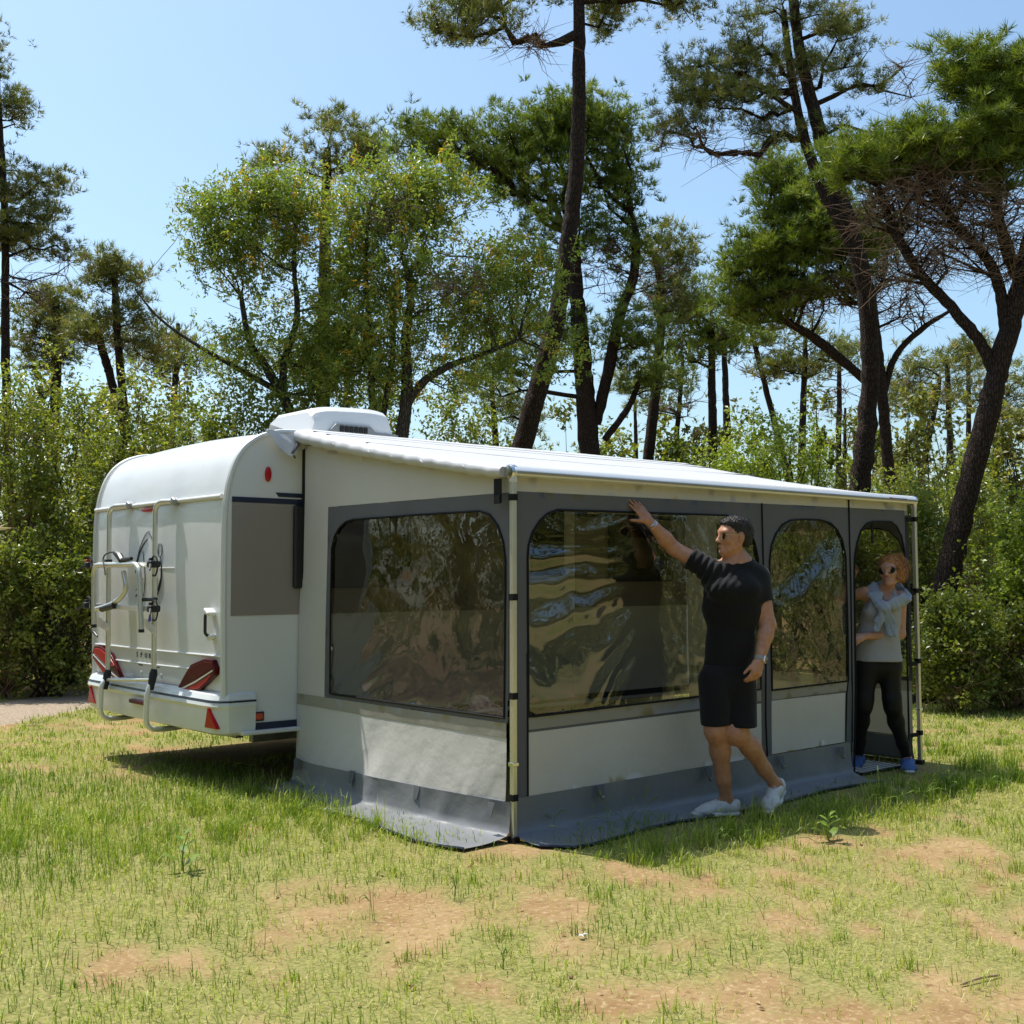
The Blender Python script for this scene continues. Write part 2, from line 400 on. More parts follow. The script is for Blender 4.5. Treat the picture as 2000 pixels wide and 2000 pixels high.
def ground_mat():
    m, t, o = nt('earth_and_dry_grass')
    p = N(t, 'BsdfPrincipled', Roughness=.95); p.inputs['Specular IOR Level'].default_value = .1
    tc = N(t, 'TexCoord'); cs = tc.outputs['Object']
    def ns(s, d=4.0): 
        n = N(t, 'TexNoise', Scale=s, Detail=d); L(t, cs, n.inputs['Vector']); return n
    def mixc(fac, a, b):
        x = N(t, 'Mix', _data_type='RGBA')
        for i, v in ((6, a), (7, b)):
            if isinstance(v, tuple): x.inputs[i].default_value = rgba(v)
            else: L(t, v, x.inputs[i])
        L(t, fac, x.inputs[0]); return x.outputs[2]
    def rng_(src, lo, hi):
        r = N(t, 'MapRange'); r.inputs[1].default_value = lo; r.inputs[2].default_value = hi; L(t, src, r.inputs[0]); return r.outputs[0]
    earth = mixc(rng_(ns(2.2).outputs[0], .35, .65), (.25, .155, .07), (.33, .225, .11))
    earth = mixc(rng_(ns(45).outputs[0], .52, .75), earth, (.42, .31, .18))
    earth = mixc(rng_(ns(19, 6.0).outputs[0], .58, .72), earth, (.19, .105, .05))
    thatch = mixc(rng_(ns(60).outputs[0], .35, .65), (.15, .155, .042), (.29, .26, .10))
    at = N(t, 'Attribute', _attribute_name='grass')
    ad = N(t, 'Math', _operation='MULTIPLY_ADD'); L(t, ns(28, 5.0).outputs[0], ad.inputs[0]); ad.inputs[1].default_value = .9; ad.inputs[2].default_value = -.45
    a2 = N(t, 'Math', _operation='ADD'); L(t, at.outputs['Fac'], a2.inputs[0]); L(t, ad.outputs[0], a2.inputs[1])
    c = mixc(rng_(a2.outputs[0], .15, .85), earth, thatch)
    wd = N(t, 'Attribute', _attribute_name='wood')
    litter = mixc(rng_(ns(9, 6.0).outputs[0], .4, .62), (.16, .085, .042), (.26, .17, .09))
    litter = mixc(rng_(ns(.5).outputs[0], .5, .65), litter, (.09, .11, .03))
    c = mixc(wd.outputs['Fac'], c, litter)
    L(t, c, p.inputs['Base Color'])
    b1 = N(t, 'Bump', Strength=.7, Distance=.02); L(t, ns(14, 8.0).outputs[0], b1.inputs['Height'])
    b2 = N(t, 'Bump', Strength=.6, Distance=.006); L(t, ns(130, 3.0).outputs[0], b2.inputs['Height']); L(t, b1.outputs[0], b2.inputs['Normal'])
    L(t, b2.outputs[0], p.inputs['Normal']); L(t, p.outputs[0], o.inputs[0]); return m
_gm = grassmask(_V[:, 0], _V[:, 1])
_dep = (_V[:, :2] - CP[:2]) @ FH[:2]
_wood = np.clip((path_t(_V[:, 0], _V[:, 1]) - .5) / .8, 0, 1) * (((_V[:, :2] @ _pn) - (PLO + PHI) / 2) * np.sign(_o1 - _o0) > 0)
_wood = np.maximum(_wood, np.clip((_dep - 15.5) / 2, 0, 1)) * (_dep > 5)
ground = np_mesh('ground', _V, grid_faces(len(_xs), len(_ys)), ground_mat(), attr={'grass': _gm, 'wood': _wood})
tag(ground, 'dry earthy clearing with patchy mown grass', 'ground', kind='structure')
# gravel track behind the caravan
_u = np.arange(-14, 34, .16); _w = np.linspace(-(PHI - PLO) / 2 - .15, (PHI - PLO) / 2 + .15, 16)
_Uu, _Ww = np.meshgrid(_u, _w, indexing='ij'); _mid = (PLO + PHI) / 2
_px = PA[0][0] + _pd[0] * _Uu + _pn[0] * (_Ww + _mid - PA[0][:2] @ _pn); _py = PA[0][1] + _pd[1] * _Uu + _pn[1] * (_Ww + _mid - PA[0][:2] @ _pn)
_edge = (np.abs(_Ww) / np.abs(_w).max())
_pz = hz(_px, _py) + .02 * (1 - _edge ** 4) - .012 + .008 * vnoise(_px * 3, _py * 3, seed=5)
M['gravel'] = pbr('pale_gravel', (.42, .335, .255), .95, spec=.1, var=(38, (.27, .21, .15), 6, .42, .62), bump=[(30, .8, .02), (120, .7, .008)])
tag(np_mesh('path', np.stack([_px.ravel(), _py.ravel(), _pz.ravel()], 1), grid_faces(len(_u), len(_w)), M['gravel']),
    'pale gravel track passing behind the caravan', 'path', kind='structure')
# ------------------------------------------------------------------ caravan
YC, YO = 2.25, 4.50          # awning side, far side
XRR = -.545                  # rear face
car = thing('caravan', (1.9, 3.4, 0), 'white caravan with curved rear roof, taupe side panel and red tail lights', 'caravan')
# side silhouette, rear to front
prof = [(-.53, .42), (-.555, .60), (-.568, 1.30), (-.566, 1.80), (-.552, 1.96), (-.53, 2.07), (-.49, 2.18), (-.43, 2.27), (-.35, 2.335),
        (-.25, 2.378), (-.12, 2.402), (.2, 2.405), (2.0, 2.41), (3.6, 2.405), (3.9, 2.36), (4.1, 2.22), (4.25, 1.9), (4.32, 1.3), (4.25, .42)]
profs = spline([(p[0], 0, p[1]) for p in prof], 4)
def strip(idx0, idx1, name, m, crown=.03, ny=24):
    q = profs[idx0:idx1 + 1]; ys = np.linspace(YC + .004, YO - .004, ny); V = []
    for p in q:
        for y in ys:
            s = 1 - ((y - (YC + YO) / 2) / ((YO - YC) / 2)) ** 2
            k = np.clip((p[2] - 1.9) / .5, 0, 1); V.append((p[0] - .012 * s * (1 - k) * (p[0] < 0), y, p[2] + crown * s * k))
    return np_mesh(name, V, grid_faces(len(q), ny)[:, ::-1], m, car)
_i = int(np.argmin(np.abs(profs[:40, 2] - 1.945)))
rear = strip(0, _i, 'rear_panel', M['gelcoat'])
roof = strip(_i, 4 * 13, 'roof', M['gelcoat'])
strip(4 * 13, len(profs) - 1, 'front_panel', M['gelcoat'])
for y, s in ((YC, -1), (YO, 1)):
    n = len(profs); c = np.array([[2.2, y, 1.4]]); P = profs.copy(); P[:, 1] = y
    f = np.array([[n, (i + 1) % n, i] if s < 0 else [n, i, (i + 1) % n] for i in range(n)])
    np_mesh('side_panel', np.vstack([P, c]), f, M['sidewhite'], car, smooth=False)
    mb = MB(); q = profs.copy(); q[:, 1] = y - s * .012; mb.tube(q, .022, 8); mb.build('edge_trim', M['trimwhite'], car)
    mb = MB(); q2 = profs[2:4 * 13].copy(); q2[:, 1] = y - s * .045; mb.tube(q2, .007, 6); mb.build('edge_bead', M['trimwhite'], car)
MB().box((1.85, 3.375, .40), (4.75, 2.2, .05)).build('floor_pan', M['under'], car, bevel=.01)
ch = MB()
for y in (2.75, 4.0): ch.box((2.1, y, .31), (4.4, .06, .13))
for x in (-.2, 1.3, 2.2, 3.6): ch.box((x, 3.37, .33), (.06, 1.3, .09))
ch.build('chassis', M['galv'], car, bevel=.006)
for y in (2.42, 4.33):
    w = MB().lathe((2.5, y - .09, .31), (0, 1, 0), [(.19, 0), (.27, .01), (.31, .03), (.31, .15), (.27, .17), (.19, .18)], 32).build('wheel', M['rubber'], car)
    MB().lathe((2.5, y - .1, .31), (0, 1, 0), [(.05, 0), (.15, .02), (.19, .005), (.19, .18), (.1, .19)], 24).build('rim', M['galv'], w)
# sides: stripes, taupe field, lamps, window, door (3-4 mm proud)
def sidebox(name, x0, x1, z0, z1, m, t=.004, parent=None, bevel=0):
    return MB().box(((x0 + x1) / 2, YC - t / 2, (z0 + z1) / 2), (x1 - x0, t, z1 - z0)).build(name, m, parent or car, bevel=bevel, smooth=bool(bevel))
sidebox('taupe_panel', -.522, 4.1, 1.158, 1.904, M['taupe'])
sidebox('navy_stripe', -.522, 4.1, 1.908, 1.945, M['navy'], .005)
MB().prism([(-.20, YC - .005, 1.985), (4.0, YC - .005, 1.985), (4.0, YC - .005, 1.956), (-.175, YC - .005, 1.956)], (0, .005, 0)).build('dark_wedge', M['navy'], car, smooth=False)
sidebox('skirt_strip', -.54, 4.25, .402, .445, M['navy'], .008)
sidebox('sill', -.45, 4.2, .372, .400, M['trimwhite'], .05, bevel=.008)
wn = MB().box((.42, YC - .02, 1.62), (.98, .04, .57)).build('window', M['blackpl'], car, bevel=.03, seg=4)
MB().box((.42, YC - .042, 1.62), (.86, .01, .45)).build('pane', M['darkglass'], wn, bevel=.004)
w2 = MB().box((3.35, YC - .02, 1.62), (.8, .04, .5)).build('window', M['blackpl'], car, bevel=.03, seg=4)
MB().box((3.35, YC - .042, 1.62), (.7, .01, .4)).build('pane', M['darkglass'], w2, bevel=.004)
dr = MB().box((2.25, YC - .012, 1.28), (.62, .024, 1.72)).build('door', M['sidewhite'], car, bevel=.02, seg=4)
MB().box((2.25, YC - .03, 1.7), (.36, .014, .55)).build('pane', M['darkglass'], dr, bevel=.005)
MB().box((2.0, YC - .035, 1.18), (.05, .03, .12)).build('handle', M['blackpl'], dr, bevel=.008)
def oval(c, rx, rz, t, m, name, ax='y', n=24, dome=.5):
    """domed oval lamp on a wall; ax is the wall normal"""
    V = []; F = []
    for k, (s, h) in enumerate(((1, 0), (.97, .6), (.8, .9), (.4, 1), (.02, 1))):
        for i in range(n):
            a = 2 * math.pi * i / n; u, w = rx * s * math.cos(a), rz * s * math.sin(a)
            V.append((c[0] + u, c[1] - t * h, c[2] + w) if ax == 'y' else (c[0] - t * h, c[1] + u, c[2] + w))
    for k in range(4):
        for i in range(n): F.append((k * n + i, k * n + (i + 1) % n, (k + 1) * n + (i + 1) % n, (k + 1) * n + i))
    return np_mesh(name, V, np.array(F), m, car)
oval((-.261, YC - .003, 2.106), .022, .052, .022, M['redlens'], 'marker_lamp')
sidebox('side_reflector', -.388, -.272, .456, .518, M['blackpl'], .014, bevel=.02)
sidebox('side_lamp_lens', -.378, -.282, .464, .510, M['orange'], .022, bevel=.018)
# rear: rail, brake light, tail lamps, handle, creases, emblem, lettering
XE = XRR - .028
def xs_(z):  # rear skin depth at height z (middle of the panel)
    return float(np.interp(z, profs[:_i + 1, 2], profs[:_i + 1, 0])) - .012
MB().tube([(XE + .004, 2.30, 1.948), (XE - .008, 3.4, 1.945), (XE + .004, 4.49, 1.942)], .016, 10).build('rear_rail', M['trimwhite'], car)
oval((XE, 3.456, 1.905), .125, .016, .018, M['redlens'], 'brake_light', 'x')
def plate(name, yz, m, t=.02, parent=None, off=0.0, bevel=.006):
    xb = [xs_(z) - off for (y, z) in yz]
    n = len(yz); mb = MB(); V = [(xb[i] + .01, yz[i][0], yz[i][1]) for i in range(n)] + [(xb[i] - t, yz[i][0], yz[i][1]) for i in range(n)]
    mb._add(V, [tuple(range(n)), tuple(range(2 * n - 1, n - 1, -1))] + [(i, n + i, n + (i + 1) % n, (i + 1) % n) for i in range(n)])
    return mb.build(name, m, parent or car, bevel=bevel, smooth=True)
def inset(yz, k):
    c = np.mean(yz, 0); return [tuple(c + (np.array(p) - c) * k) for p in yz]
TR = [(2.914, .622), (2.751, .762), (2.671, .821), (2.473, .869), (2.348, .868), (2.308, .816), (2.316, .772), (2.411, .722), (2.565, .645)]
TLm = [(YC + YO - y, z) for (y, z) in TR]
for T in (TR, TLm):
    lamp = plate('tail_light', T, M['darkred'], .026)
    mir = (lambda y: y) if T is TR else (lambda y: YC + YO - y)
    up = [(2.77, .735), (2.671, .80), (2.478, .852), (2.36, .852), (2.33, .82), (2.62, .722)]
    lo = [(2.60, .690), (2.335, .782), (2.42, .728), (2.56, .662), (2.80, .640)]
    plate('lens', inset([(mir(y), z) for y, z in up], .97), M['redlens'] if T is TLm else M['darkred'], .031, lamp, bevel=.003)
    plate('lens', inset([(mir(y), z) for y, z in lo], .95), M['redlens'], .031, lamp, bevel=.003)
    plate('chrome_strip', [(mir(y), z) for y, z in ((2.87, .634), (2.60, .712), (2.335, .803), (2.34, .793), (2.60, .700), (2.86, .626))], M['alupale'], .033, lamp, bevel=0)
hd = MB(); hd.tube(arc_path([(XE - .0, 2.40, 1.185), (XE - .055, 2.40, 1.175), (XE - .055, 2.40, 1.03), (XE - .0, 2.40, 1.02)], .04), .011, 8)
hd.build('grab_handle', M['blackpl'], car)
MB().box((XE - .025, 2.395, 1.182), (.07, .075, .03), Matrix.Rotation(.5, 3, 'X')).build('handle_cap', M['trimwhite'], car, bevel=.012, seg=3)
MB().box((XE - .018, 2.385, 1.015), (.05, .06, .028), Matrix.Rotation(-.5, 3, 'X')).build('handle_cap', M['trimwhite'], car, bevel=.012, seg=3)
for z0, y0, y1 in ((.880, 2.28, 4.45), (.775, 2.72, 4.15)):
    cr = MB(); cr.tube([(xs_(z0) + .004, y0, z0 + .012), (xs_(z0) + .002, (y0 + y1) / 2, z0 + .004), (xs_(z0) + .004, y1, z0)], .008, 6); cr.build('pressed_crease', M['gelcoat'], car)
MB().box((XE - .004, 3.12, 1.475), (.012, .26, .012)).build('panel_catch', M['trimwhite'], car, bevel=.003)
for y in (3.56, 3.27): MB().box((XE + .002, y, .765), (.01, .07, .008)).build('vent_slot', M['blackpl'], car, bevel=.002)
for y in (3.55, 3.2): oval((XE + .012, y, .71), .017, .017, .014, M['trimwhite'], 'screw_cap', 'x', 12)
# lettering
def letters(txt, loc, size, m, parent, rot, name='lettering', spacing=1.0):
    c = bpy.data.curves.new(name, 'FONT'); c.body = txt; c.size = size; c.extrude = .0012; c.space_character = spacing; c.resolution_u = 2
    o = bpy.data.objects.new(name, c); COL.objects.link(o); o.matrix_world = Matrix.Translation(Vector(loc)) @ rot
    dg = bpy.context.evaluated_depsgraph_get(); me = bpy.data.meshes.new_from_object(o.evaluated_get(dg)); mw = o.matrix_world.copy()
    bpy.data.objects.remove(o); me.transform(mw); me.materials.clear(); me.materials.append(m)
    return put(bpy.data.objects.new(name, me), parent)
ROT_REAR = Matrix(((0, 0, -1, 0), (-1, 0, 0, 0), (0, 1, 0, 0), (0, 0, 0, 1)))
for _k, _c in enumerate('SPORT'): letters(_c, (xs_(.84) - .003, 3.632 - .074 * _k, .822), .052, M['navy'], car, ROT_REAR, 'letter')
# emblem: line drawing of two birds
EM = [[(3.66, 1.44), (3.64, 1.52), (3.60, 1.60), (3.54, 1.68), (3.47, 1.735), (3.42, 1.745)],
      [(3.655, 1.45), (3.62, 1.54), (3.57, 1.61), (3.50, 1.665), (3.45, 1.69)],
      [(3.43, 1.735), (3.39, 1.71), (3.36, 1.68), (3.335, 1.675), (3.315, 1.68), (3.30, 1.71), (3.31, 1.745), (3.345, 1.75), (3.355, 1.72), (3.35, 1.69), (3.34, 1.67)],
      [(3.36, 1.665), (3.32, 1.655), (3.28, 1.62), (3.255, 1.57), (3.235, 1.555), (3.205, 1.57), (3.195, 1.62), (3.21, 1.645), (3.25, 1.645), (3.258, 1.60), (3.25, 1.575)],
      [(3.22, 1.555), (3.205, 1.50), (3.20, 1.43), (3.215, 1.36), (3.26, 1.29), (3.34, 1.235)],
      [(3.215, 1.40), (3.25, 1.33), (3.33, 1.262)],
      [(3.29, 1.45), (3.27, 1.38), (3.31, 1.31)],
      [(3.65, 1.275), (3.60, 1.292), (3.56, 1.27), (3.545, 1.22), (3.50, 1.30), (3.485, 1.40), (3.50, 1.50), (3.53, 1.60)],
      [(3.655, 1.262), (3.62, 1.278), (3.585, 1.266)], [(3.65, 1.31), (3.58, 1.35), (3.52, 1.40)],
      [(3.61, 1.39), (3.60, 1.36), (3.585, 1.385)]]
em = MB()
for k, s in enumerate(EM):
    q = spline([(xs_(z) - .003, y, z) for y, z in s], 5)
    em.tube(q, [.0022 + (.0035 if k in (1, 4, 5, 8) else .0008) * math.sin(math.pi * i / (len(q) - 1)) for i in range(len(q))], 5)
em.build('bird_emblem', M['navy'], car)
# bumper, wrapped round both corners
def bumper_sec(xo):
    return [(xo + .03, .656), (xo - .050, .640), (xo - .085, .608), (xo - .070, .598), (xo - .092, .590), (xo - .105, .568), (xo - .075, .545), (xo - .070, .43), (xo - .055, .392), (xo + .05, .372)]
rows = []
W0, W1 = YC - .006, YO + .006
plan = [(.20, W0, 0, -1), (.09, W0, 0, -1), (.02, W0 + .004, -.3, -1), (-.02, W0 + .03, -.75, -.7), (-.035, W0 + .07, -1, -.35)] + \
       [(-.04 - .02 * math.sin(math.pi * t), W0 + .12 + t * (W1 - W0 - .24), -1, 0) for t in np.linspace(0, 1, 9)] + \
       [(-.035, W1 - .07, -1, .35), (-.02, W1 - .03, -.75, .7), (.02, W1 - .004, -.3, 1), (.09, W1, 0, 1), (.20, W1, 0, 1)]
V = []
for (dx, y, nx, ny) in plan:
    nn = math.hypot(nx, ny); nx, ny = nx / nn, ny / nn
    for (ox, z) in bumper_sec(0): V.append((XRR + dx + (-ox) * nx * .50, y + (-ox) * ny * .30, z))
ns_ = len(bumper_sec(0))
bump = np_mesh('bumper', V, grid_faces(len(plan), ns_)[:, ::-1], M['gelcoat'], car, sharp=22)
bl = MB(); bl.tube([(XRR + dx - .078 * nx / math.hypot(nx, ny) * -.50 * 1.06, y + .078 * ny / math.hypot(nx, ny) * .30 * 1.1, .597) for dx, y, nx, ny in plan], .006, 6); bl.build('painted_gap_shade', M['navy'], bump)  # dark tube laid in the groove to paint its shade
MB().prism([(XRR - .098, 2.325, .560), (XRR - .080, 2.40, .425), (XRR - .070, 2.245, .425)], (.03, 0, 0)).build('triangle_reflector', M['redlens'], bump, bevel=.004)
MB().prism([(XRR - .098, 4.37, .560), (XRR - .080, 4.45, .425), (XRR - .085, 4.28, .425)], (.03, 0, 0)).build('triangle_reflector', M['redlens'], bump, bevel=.004)
MB().box((XRR - .112, 3.40, .512), (.03, .27, .03)).build('rear_lamp', M['darkred'], bump, bevel=.008)
# roof air conditioner
YA = 3.0
a0, a1 = on(1, YA, 586, 810), on(1, YA, 748, 822)
xa0, xa1 = a0[0], a1[0]
zt = 2.77
sec = []
n_ = 14
V = []; 
for k, t in enumerate(np.linspace(0, 1, n_)):
    x = xa0 + (xa1 - xa0) * t
    top = zt - .05 * (2 * t - 1) ** 4 - .03 * (1 - t); inx = .035 * (1 if k == 0 else 0) - .05 * (1 if k == n_ - 1 else 0)
    for (y, z) in ((YA, 2.47), (YA + .01, 2.60), (YA + .05, top - .04), (YA + .11, top), (YA + .60, top), (YA + .70, top - .04), (YA + .74, 2.47)):
        V.append((x + (inx if z > 2.5 else 0), y, z))
F = [grid_faces(n_, 7)]
cap0 = MB(); ac = np_mesh('air_conditioner', V, [grid_faces(n_, 7)[:, ::-1], np.array([[0, 1, 2, 3], [0, 3, 4, 5], [0, 5, 6, 6]][:2]), np.array([[(n_ - 1) * 7 + i for i in q] for q in ([3, 2, 1, 0], [5, 4, 3, 0])])], M['sidewhite'], car, sharp=30)
dk = MB(); xw = xa1 - xa0
dk.prism([(xa0 + .10 * xw, YA - .012, 2.47), (xa0 + .28 * xw, YA - .012, 2.605), (xa0 + .68 * xw, YA - .012, 2.605), (xa0 + .74 * xw, YA - .012, 2.56), (xa1 + .01, YA - .012, 2.555), (xa1 + .01, YA - .012, 2.47)], (0, .02, 0)).build('vent_panel', M['greycast'], ac, bevel=.004)
for k in range(6):
    MB().box((xa0 + (.34 + .055 * k) * xw, YA - .018, 2.567), (.035, .012, .05)).build('vent_slot', M['blackpl'], ac, bevel=.005)
# awning case along the roof edge
MB().box((1.98, YC + .02, 2.375), (4.1, .07, .05)).build('awning_case', M['trimwhite'], car, bevel=.02, seg=3)

# ------------------------------------------------------------------ bicycle rack (hangs on the caravan)
rack = thing('bicycle_rack', (XE - .1, 3.75, .31), 'folded tubular aluminium bicycle rack clamped to the rear of the caravan', 'bike rack')
XT = XE - .075
def on_rear(off, x, y):  # crop pixel (photo 2000) on a plane standing off from the rear
    q = on(0, XE - off, x / KD, y / KD); return q
def c1(x, y): return 150 + x * .2588, 780 + y * .2588
def c2(x, y): return 150 + x * .2588, 1100 + y * .2588
for (xt, top, bend, ztop) in ((235, 300, 400, .0), (582, 640, 740, 0)):
    a = on_rear(.02, *c1(bend, 800 if xt < 300 else 770)); b = on_rear(.075, *c1(xt + 10, 812 if xt < 300 else 775)); c = on_rear(.085, *c2(xt, 880))
    d = on_rear(.13, *c2(xt + 3, 1140 if xt < 300 else 1205))
    pts = arc_path([a, b, c], .09, 8)
    MB().tube(pts, .019, 12).build('upright_tube', M['alu'], rack)
    low = arc_path([c + [0, 0, .02], [c[0] - .05, c[1], .60], [c[0] - .055, c[1], .345], [c[0] + .14, c[1] + .0, .338], [c[0] + .40, c[1], .37]], .085, 8)
    MB().tube(low, .019, 12).build('hook_tube', M['alupale'], rack)
    cl = MB().box((a[0], a[1], a[2]), (.05, .06, .05), Matrix.Rotation(.4, 3, 'X')); cl.build('rail_clamp', M['greycast'], rack, bevel=.012, seg=3)
    MB().tube([(c[0], c[1], c[2] + .075), (c[0] - .005, c[1], c[2] + .04), (c[0] - .025, c[1], c[2] - .07)], [.022, .03, .022], 12).build('joint_sleeve', M['blackpl'], rack)
    if xt < 300: cA = c
    else: cB = c
MB().tube([cA + [-.01, 0, .0], cB + [-.01, 0, .0]], .013, 10).build('lower_cross_bar', M['alu'], rack)
# folded platform: U tube, two wheel rails, curved arm
OFF = .16
q = lambda x, y, o=OFF: on_rear(o, *c1(x, y))
U = arc_path([q(130, 1710), q(128, 1250), q(470, 1243), q(487, 1745)], .10, 8)
MB().tube(U, .019, 12).build('platform_frame', M['alu'], rack)
MB().tube([q(487, 1735), q(487, 1760)], .021, 10).build('end_cap', M['blackpl'], rack)
MB().tube([q(130, 1700), q(131, 1722)], .020, 10).build('end_cap', M['blackpl'], rack)
for (x0, y0, x1, y1) in ((120, 1262, 600, 1258), (110, 1570, 600, 1588)):
    p0, p1 = q(x0, y0, .11), q(x1, y1, .11)
    p0[2] = p1[2] = (p0[2] + p1[2]) / 2
    r = MB()
    for sgn in (-1, 1): r.box(((p0 + p1) / 2 + [sgn * .026, 0, .012]), (.006, abs(p1[1] - p0[1]), .03))
    r.box(((p0 + p1) / 2 + [0, 0, -.005]), (.055, abs(p1[1] - p0[1]), .008)); r.build('wheel_rail', M['alupale'], rack, bevel=.002)
    for (pp, big) in ((p1, True), (p0, False)):
        hb = MB().box(pp + [-.02, .0, .012], (.085, .06, .05)); hbo = hb.build('ratchet_holder', M['blackpl'], rack, bevel=.014, seg=3)
        MB().tube([pp + [-.05, -.02 * (1 if big else -1), .01], pp + [-.09, -.10 * (1 if big else -1), -.03]], [.012, .006], 8).build('lever', M['blackpl'], hbo)
        if big:
            st = [pp + np.array([-.03, -.035 - .055 * math.sin(a), .03 + .07 * math.cos(a) - .03]) for a in np.linspace(-1.0, 3.6, 26)]
        else:
            st = [pp + np.array([-.03, -.01 - .06 * math.sin(a), .03 + .07 * math.cos(a) - .02]) for a in np.linspace(-1.2, 1.9, 16)]
        MB().tube(st, .0065, 6).build('strap', M['rubber'], hbo)
        MB().box(pp + [-.03, .02, .045], (.03, .03, .025)).build('buckle', M['redlens'] if y0 < 1400 and not big else M['blackpl'], hbo, bevel=.006)
arm = spline([q(352, 1300, .13), q(370, 1400, .13), q(358, 1460, .13), q(310, 1515, .14), q(240, 1555, .15), q(150, 1582, .17)], 6)
MB().tube(arm, .019, 12).build('bike_arm', M['alu'], rack)
MB().tube([q(285, 1555, .15), q(190, 1582, .16)], .024, 10).build('arm_grip', M['blackpl'], rack)
# bundled strap and clamp lying over the top rail
MB().tube(spline([q(215, 1325, .20), q(208, 1265, .19), q(198, 1215, .17), q(212, 1175, .16), q(255, 1155, .16), q(300, 1160, .16), q(322, 1200, .16)], 6), .0055, 6).build('loose_strap', M['rubber'], rack)
k_ = MB(); k_.tube([q(285, 1155, .16), q(318, 1180, .16), q(338, 1212, .16), q(352, 1240, .14)], [.016, .026, .026, .016], 8)
k_.tube([q(345, 1212, .16), q(412, 1202, .16)], [.018, .014], 8); k_.build('frame_clamp', M['blackpl'], rack)
MB().box(q(237, 1222, .12), (.05, .045, .03)).build('clip', M['blackpl'], rack, bevel=.006)
MB().tube([q(488, 1512, .15), q(600, 1508, .10)], .0135, 8).build('locking_pin', M['blackpl'], rack)
for (pts_, nm) in (([(140, 1640), (165, 1640), (240, 1700), (240, 1745), (215, 1745), (140, 1700)], 0), ([(500, 1655), (520, 1655), (592, 1720), (592, 1790), (565, 1765), (500, 1705)], 1)):
    MB().prism([q(x, y, .12) for x, y in pts_], (.006, 0, 0)).build('bracket_plate', M['alupale'], rack, smooth=False)
MB().prism([q(540, 1680, .125), q(545, 1640, .125), q(560, 1625, .125), q(563, 1672, .125)], (-.003, 0, 0)).build('blue_label', pbr('blue_label', (.03, .06, .3), .4), rack, smooth=False)
oval_c = q(128, 1730, .14)
MB().tube([oval_c + [0, .03, -.02], oval_c + [0, -.0, -.025], oval_c + [0, -.08, -.06]], [.012, .014, .005], 8).build('release_lever', M['blackpl'], rack)
# ------------------------------------------------------------------ awning room
XL, XRT = 0.0, 3.93
aw = thing('awning_room', (2.0, 1.1, 0), 'white canopy awning room with grey trimmed clear window walls joined to the caravan', 'awning')
def roofz(y): return 1.985 + (2.335 - 1.985) * np.clip(y / YC, 0, 1)
def pip(P, poly):
    x, y = P[:, 0], P[:, 1]; ins = np.zeros(len(P), bool); n = len(poly)
    for i in range(n):
        x0, y0 = poly[i]; x1, y1 = poly[(i + 1) % n]
        c = ((y0 > y) != (y1 > y)) & (x < (x1 - x0) * (y - y0) / (y1 - y0 + 1e-12) + x0); ins ^= c
    return ins
def resample(poly, s):
    out = []
    for i in range(len(poly)):
        a = np.array(poly[i], float); b = np.array(poly[(i + 1) % len(poly)], float); k = max(1, int(np.linalg.norm(b - a) / s))
        for j in range(k): out.append(tuple(a + (b - a) * j / k))
    return out
def sheet(name, outer, holes, s, to3, m, parent, smooth=True):
    loops = [resample(outer, s)] + [resample(h, s) for h in holes]
    pts = []; edges = []
    for lp in loops:
        b = len(pts); pts += lp; edges += [(b + i, b + (i + 1) % len(lp)) for i in range(len(lp))]
    o = np.array(outer); x0, y0 = o.min(0); x1, y1 = o.max(0)
    gx, gy = np.meshgrid(np.arange(x0 + s / 2, x1, s), np.arange(y0 + s / 2, y1, s), indexing='ij')
    G = np.stack([gx.ravel(), gy.ravel()], 1) + (np.random.default_rng(1).random((gx.size, 2)) - .5) * s * .3
    ok = pip(G, loops[0])
    for h in loops[1:]: ok &= ~pip(G, h)
    A = np.array(pts)
    G = G[ok]
    keep = np.ones(len(G), bool)
    for i in range(0, len(G), 2000):
        d = np.hypot(G[i:i + 2000, None, 0] - A[None, :, 0], G[i:i + 2000, None, 1] - A[None, :, 1]).min(1); keep[i:i + 2000] = d > s * .45
    G = G[keep]
    allp = [Vector((float(p[0]), float(p[1]))) for p in pts] + [Vector((float(p[0]), float(p[1]))) for p in G]
    r = delaunay_2d_cdt(allp, edges, [], 0, 1e-5)
    P = np.array([(v.x, v.y) for v in r[0]]); F = np.array(r[2])
    c = P[F].mean(1); k = pip(c, outer)
    for h in holes: k &= ~pip(c, h)
    V = to3(P[:, 0], P[:, 1]); return np_mesh(name, V, F[k], m, parent, smooth)
def piping(name, path, r, to3, m, parent, closed=False, n=6):
    P = np.array(resample(path, .05) if closed else path, float); V = to3(P[:, 0], P[:, 1])
    return MB().tube(V, r, n, closed=closed).build(name, m, parent)
def wr(a, b, s, seed, stretch=(1, 1)):
    return fbm(a * s * stretch[0], b * s * stretch[1], o=3, seed=seed) - .5
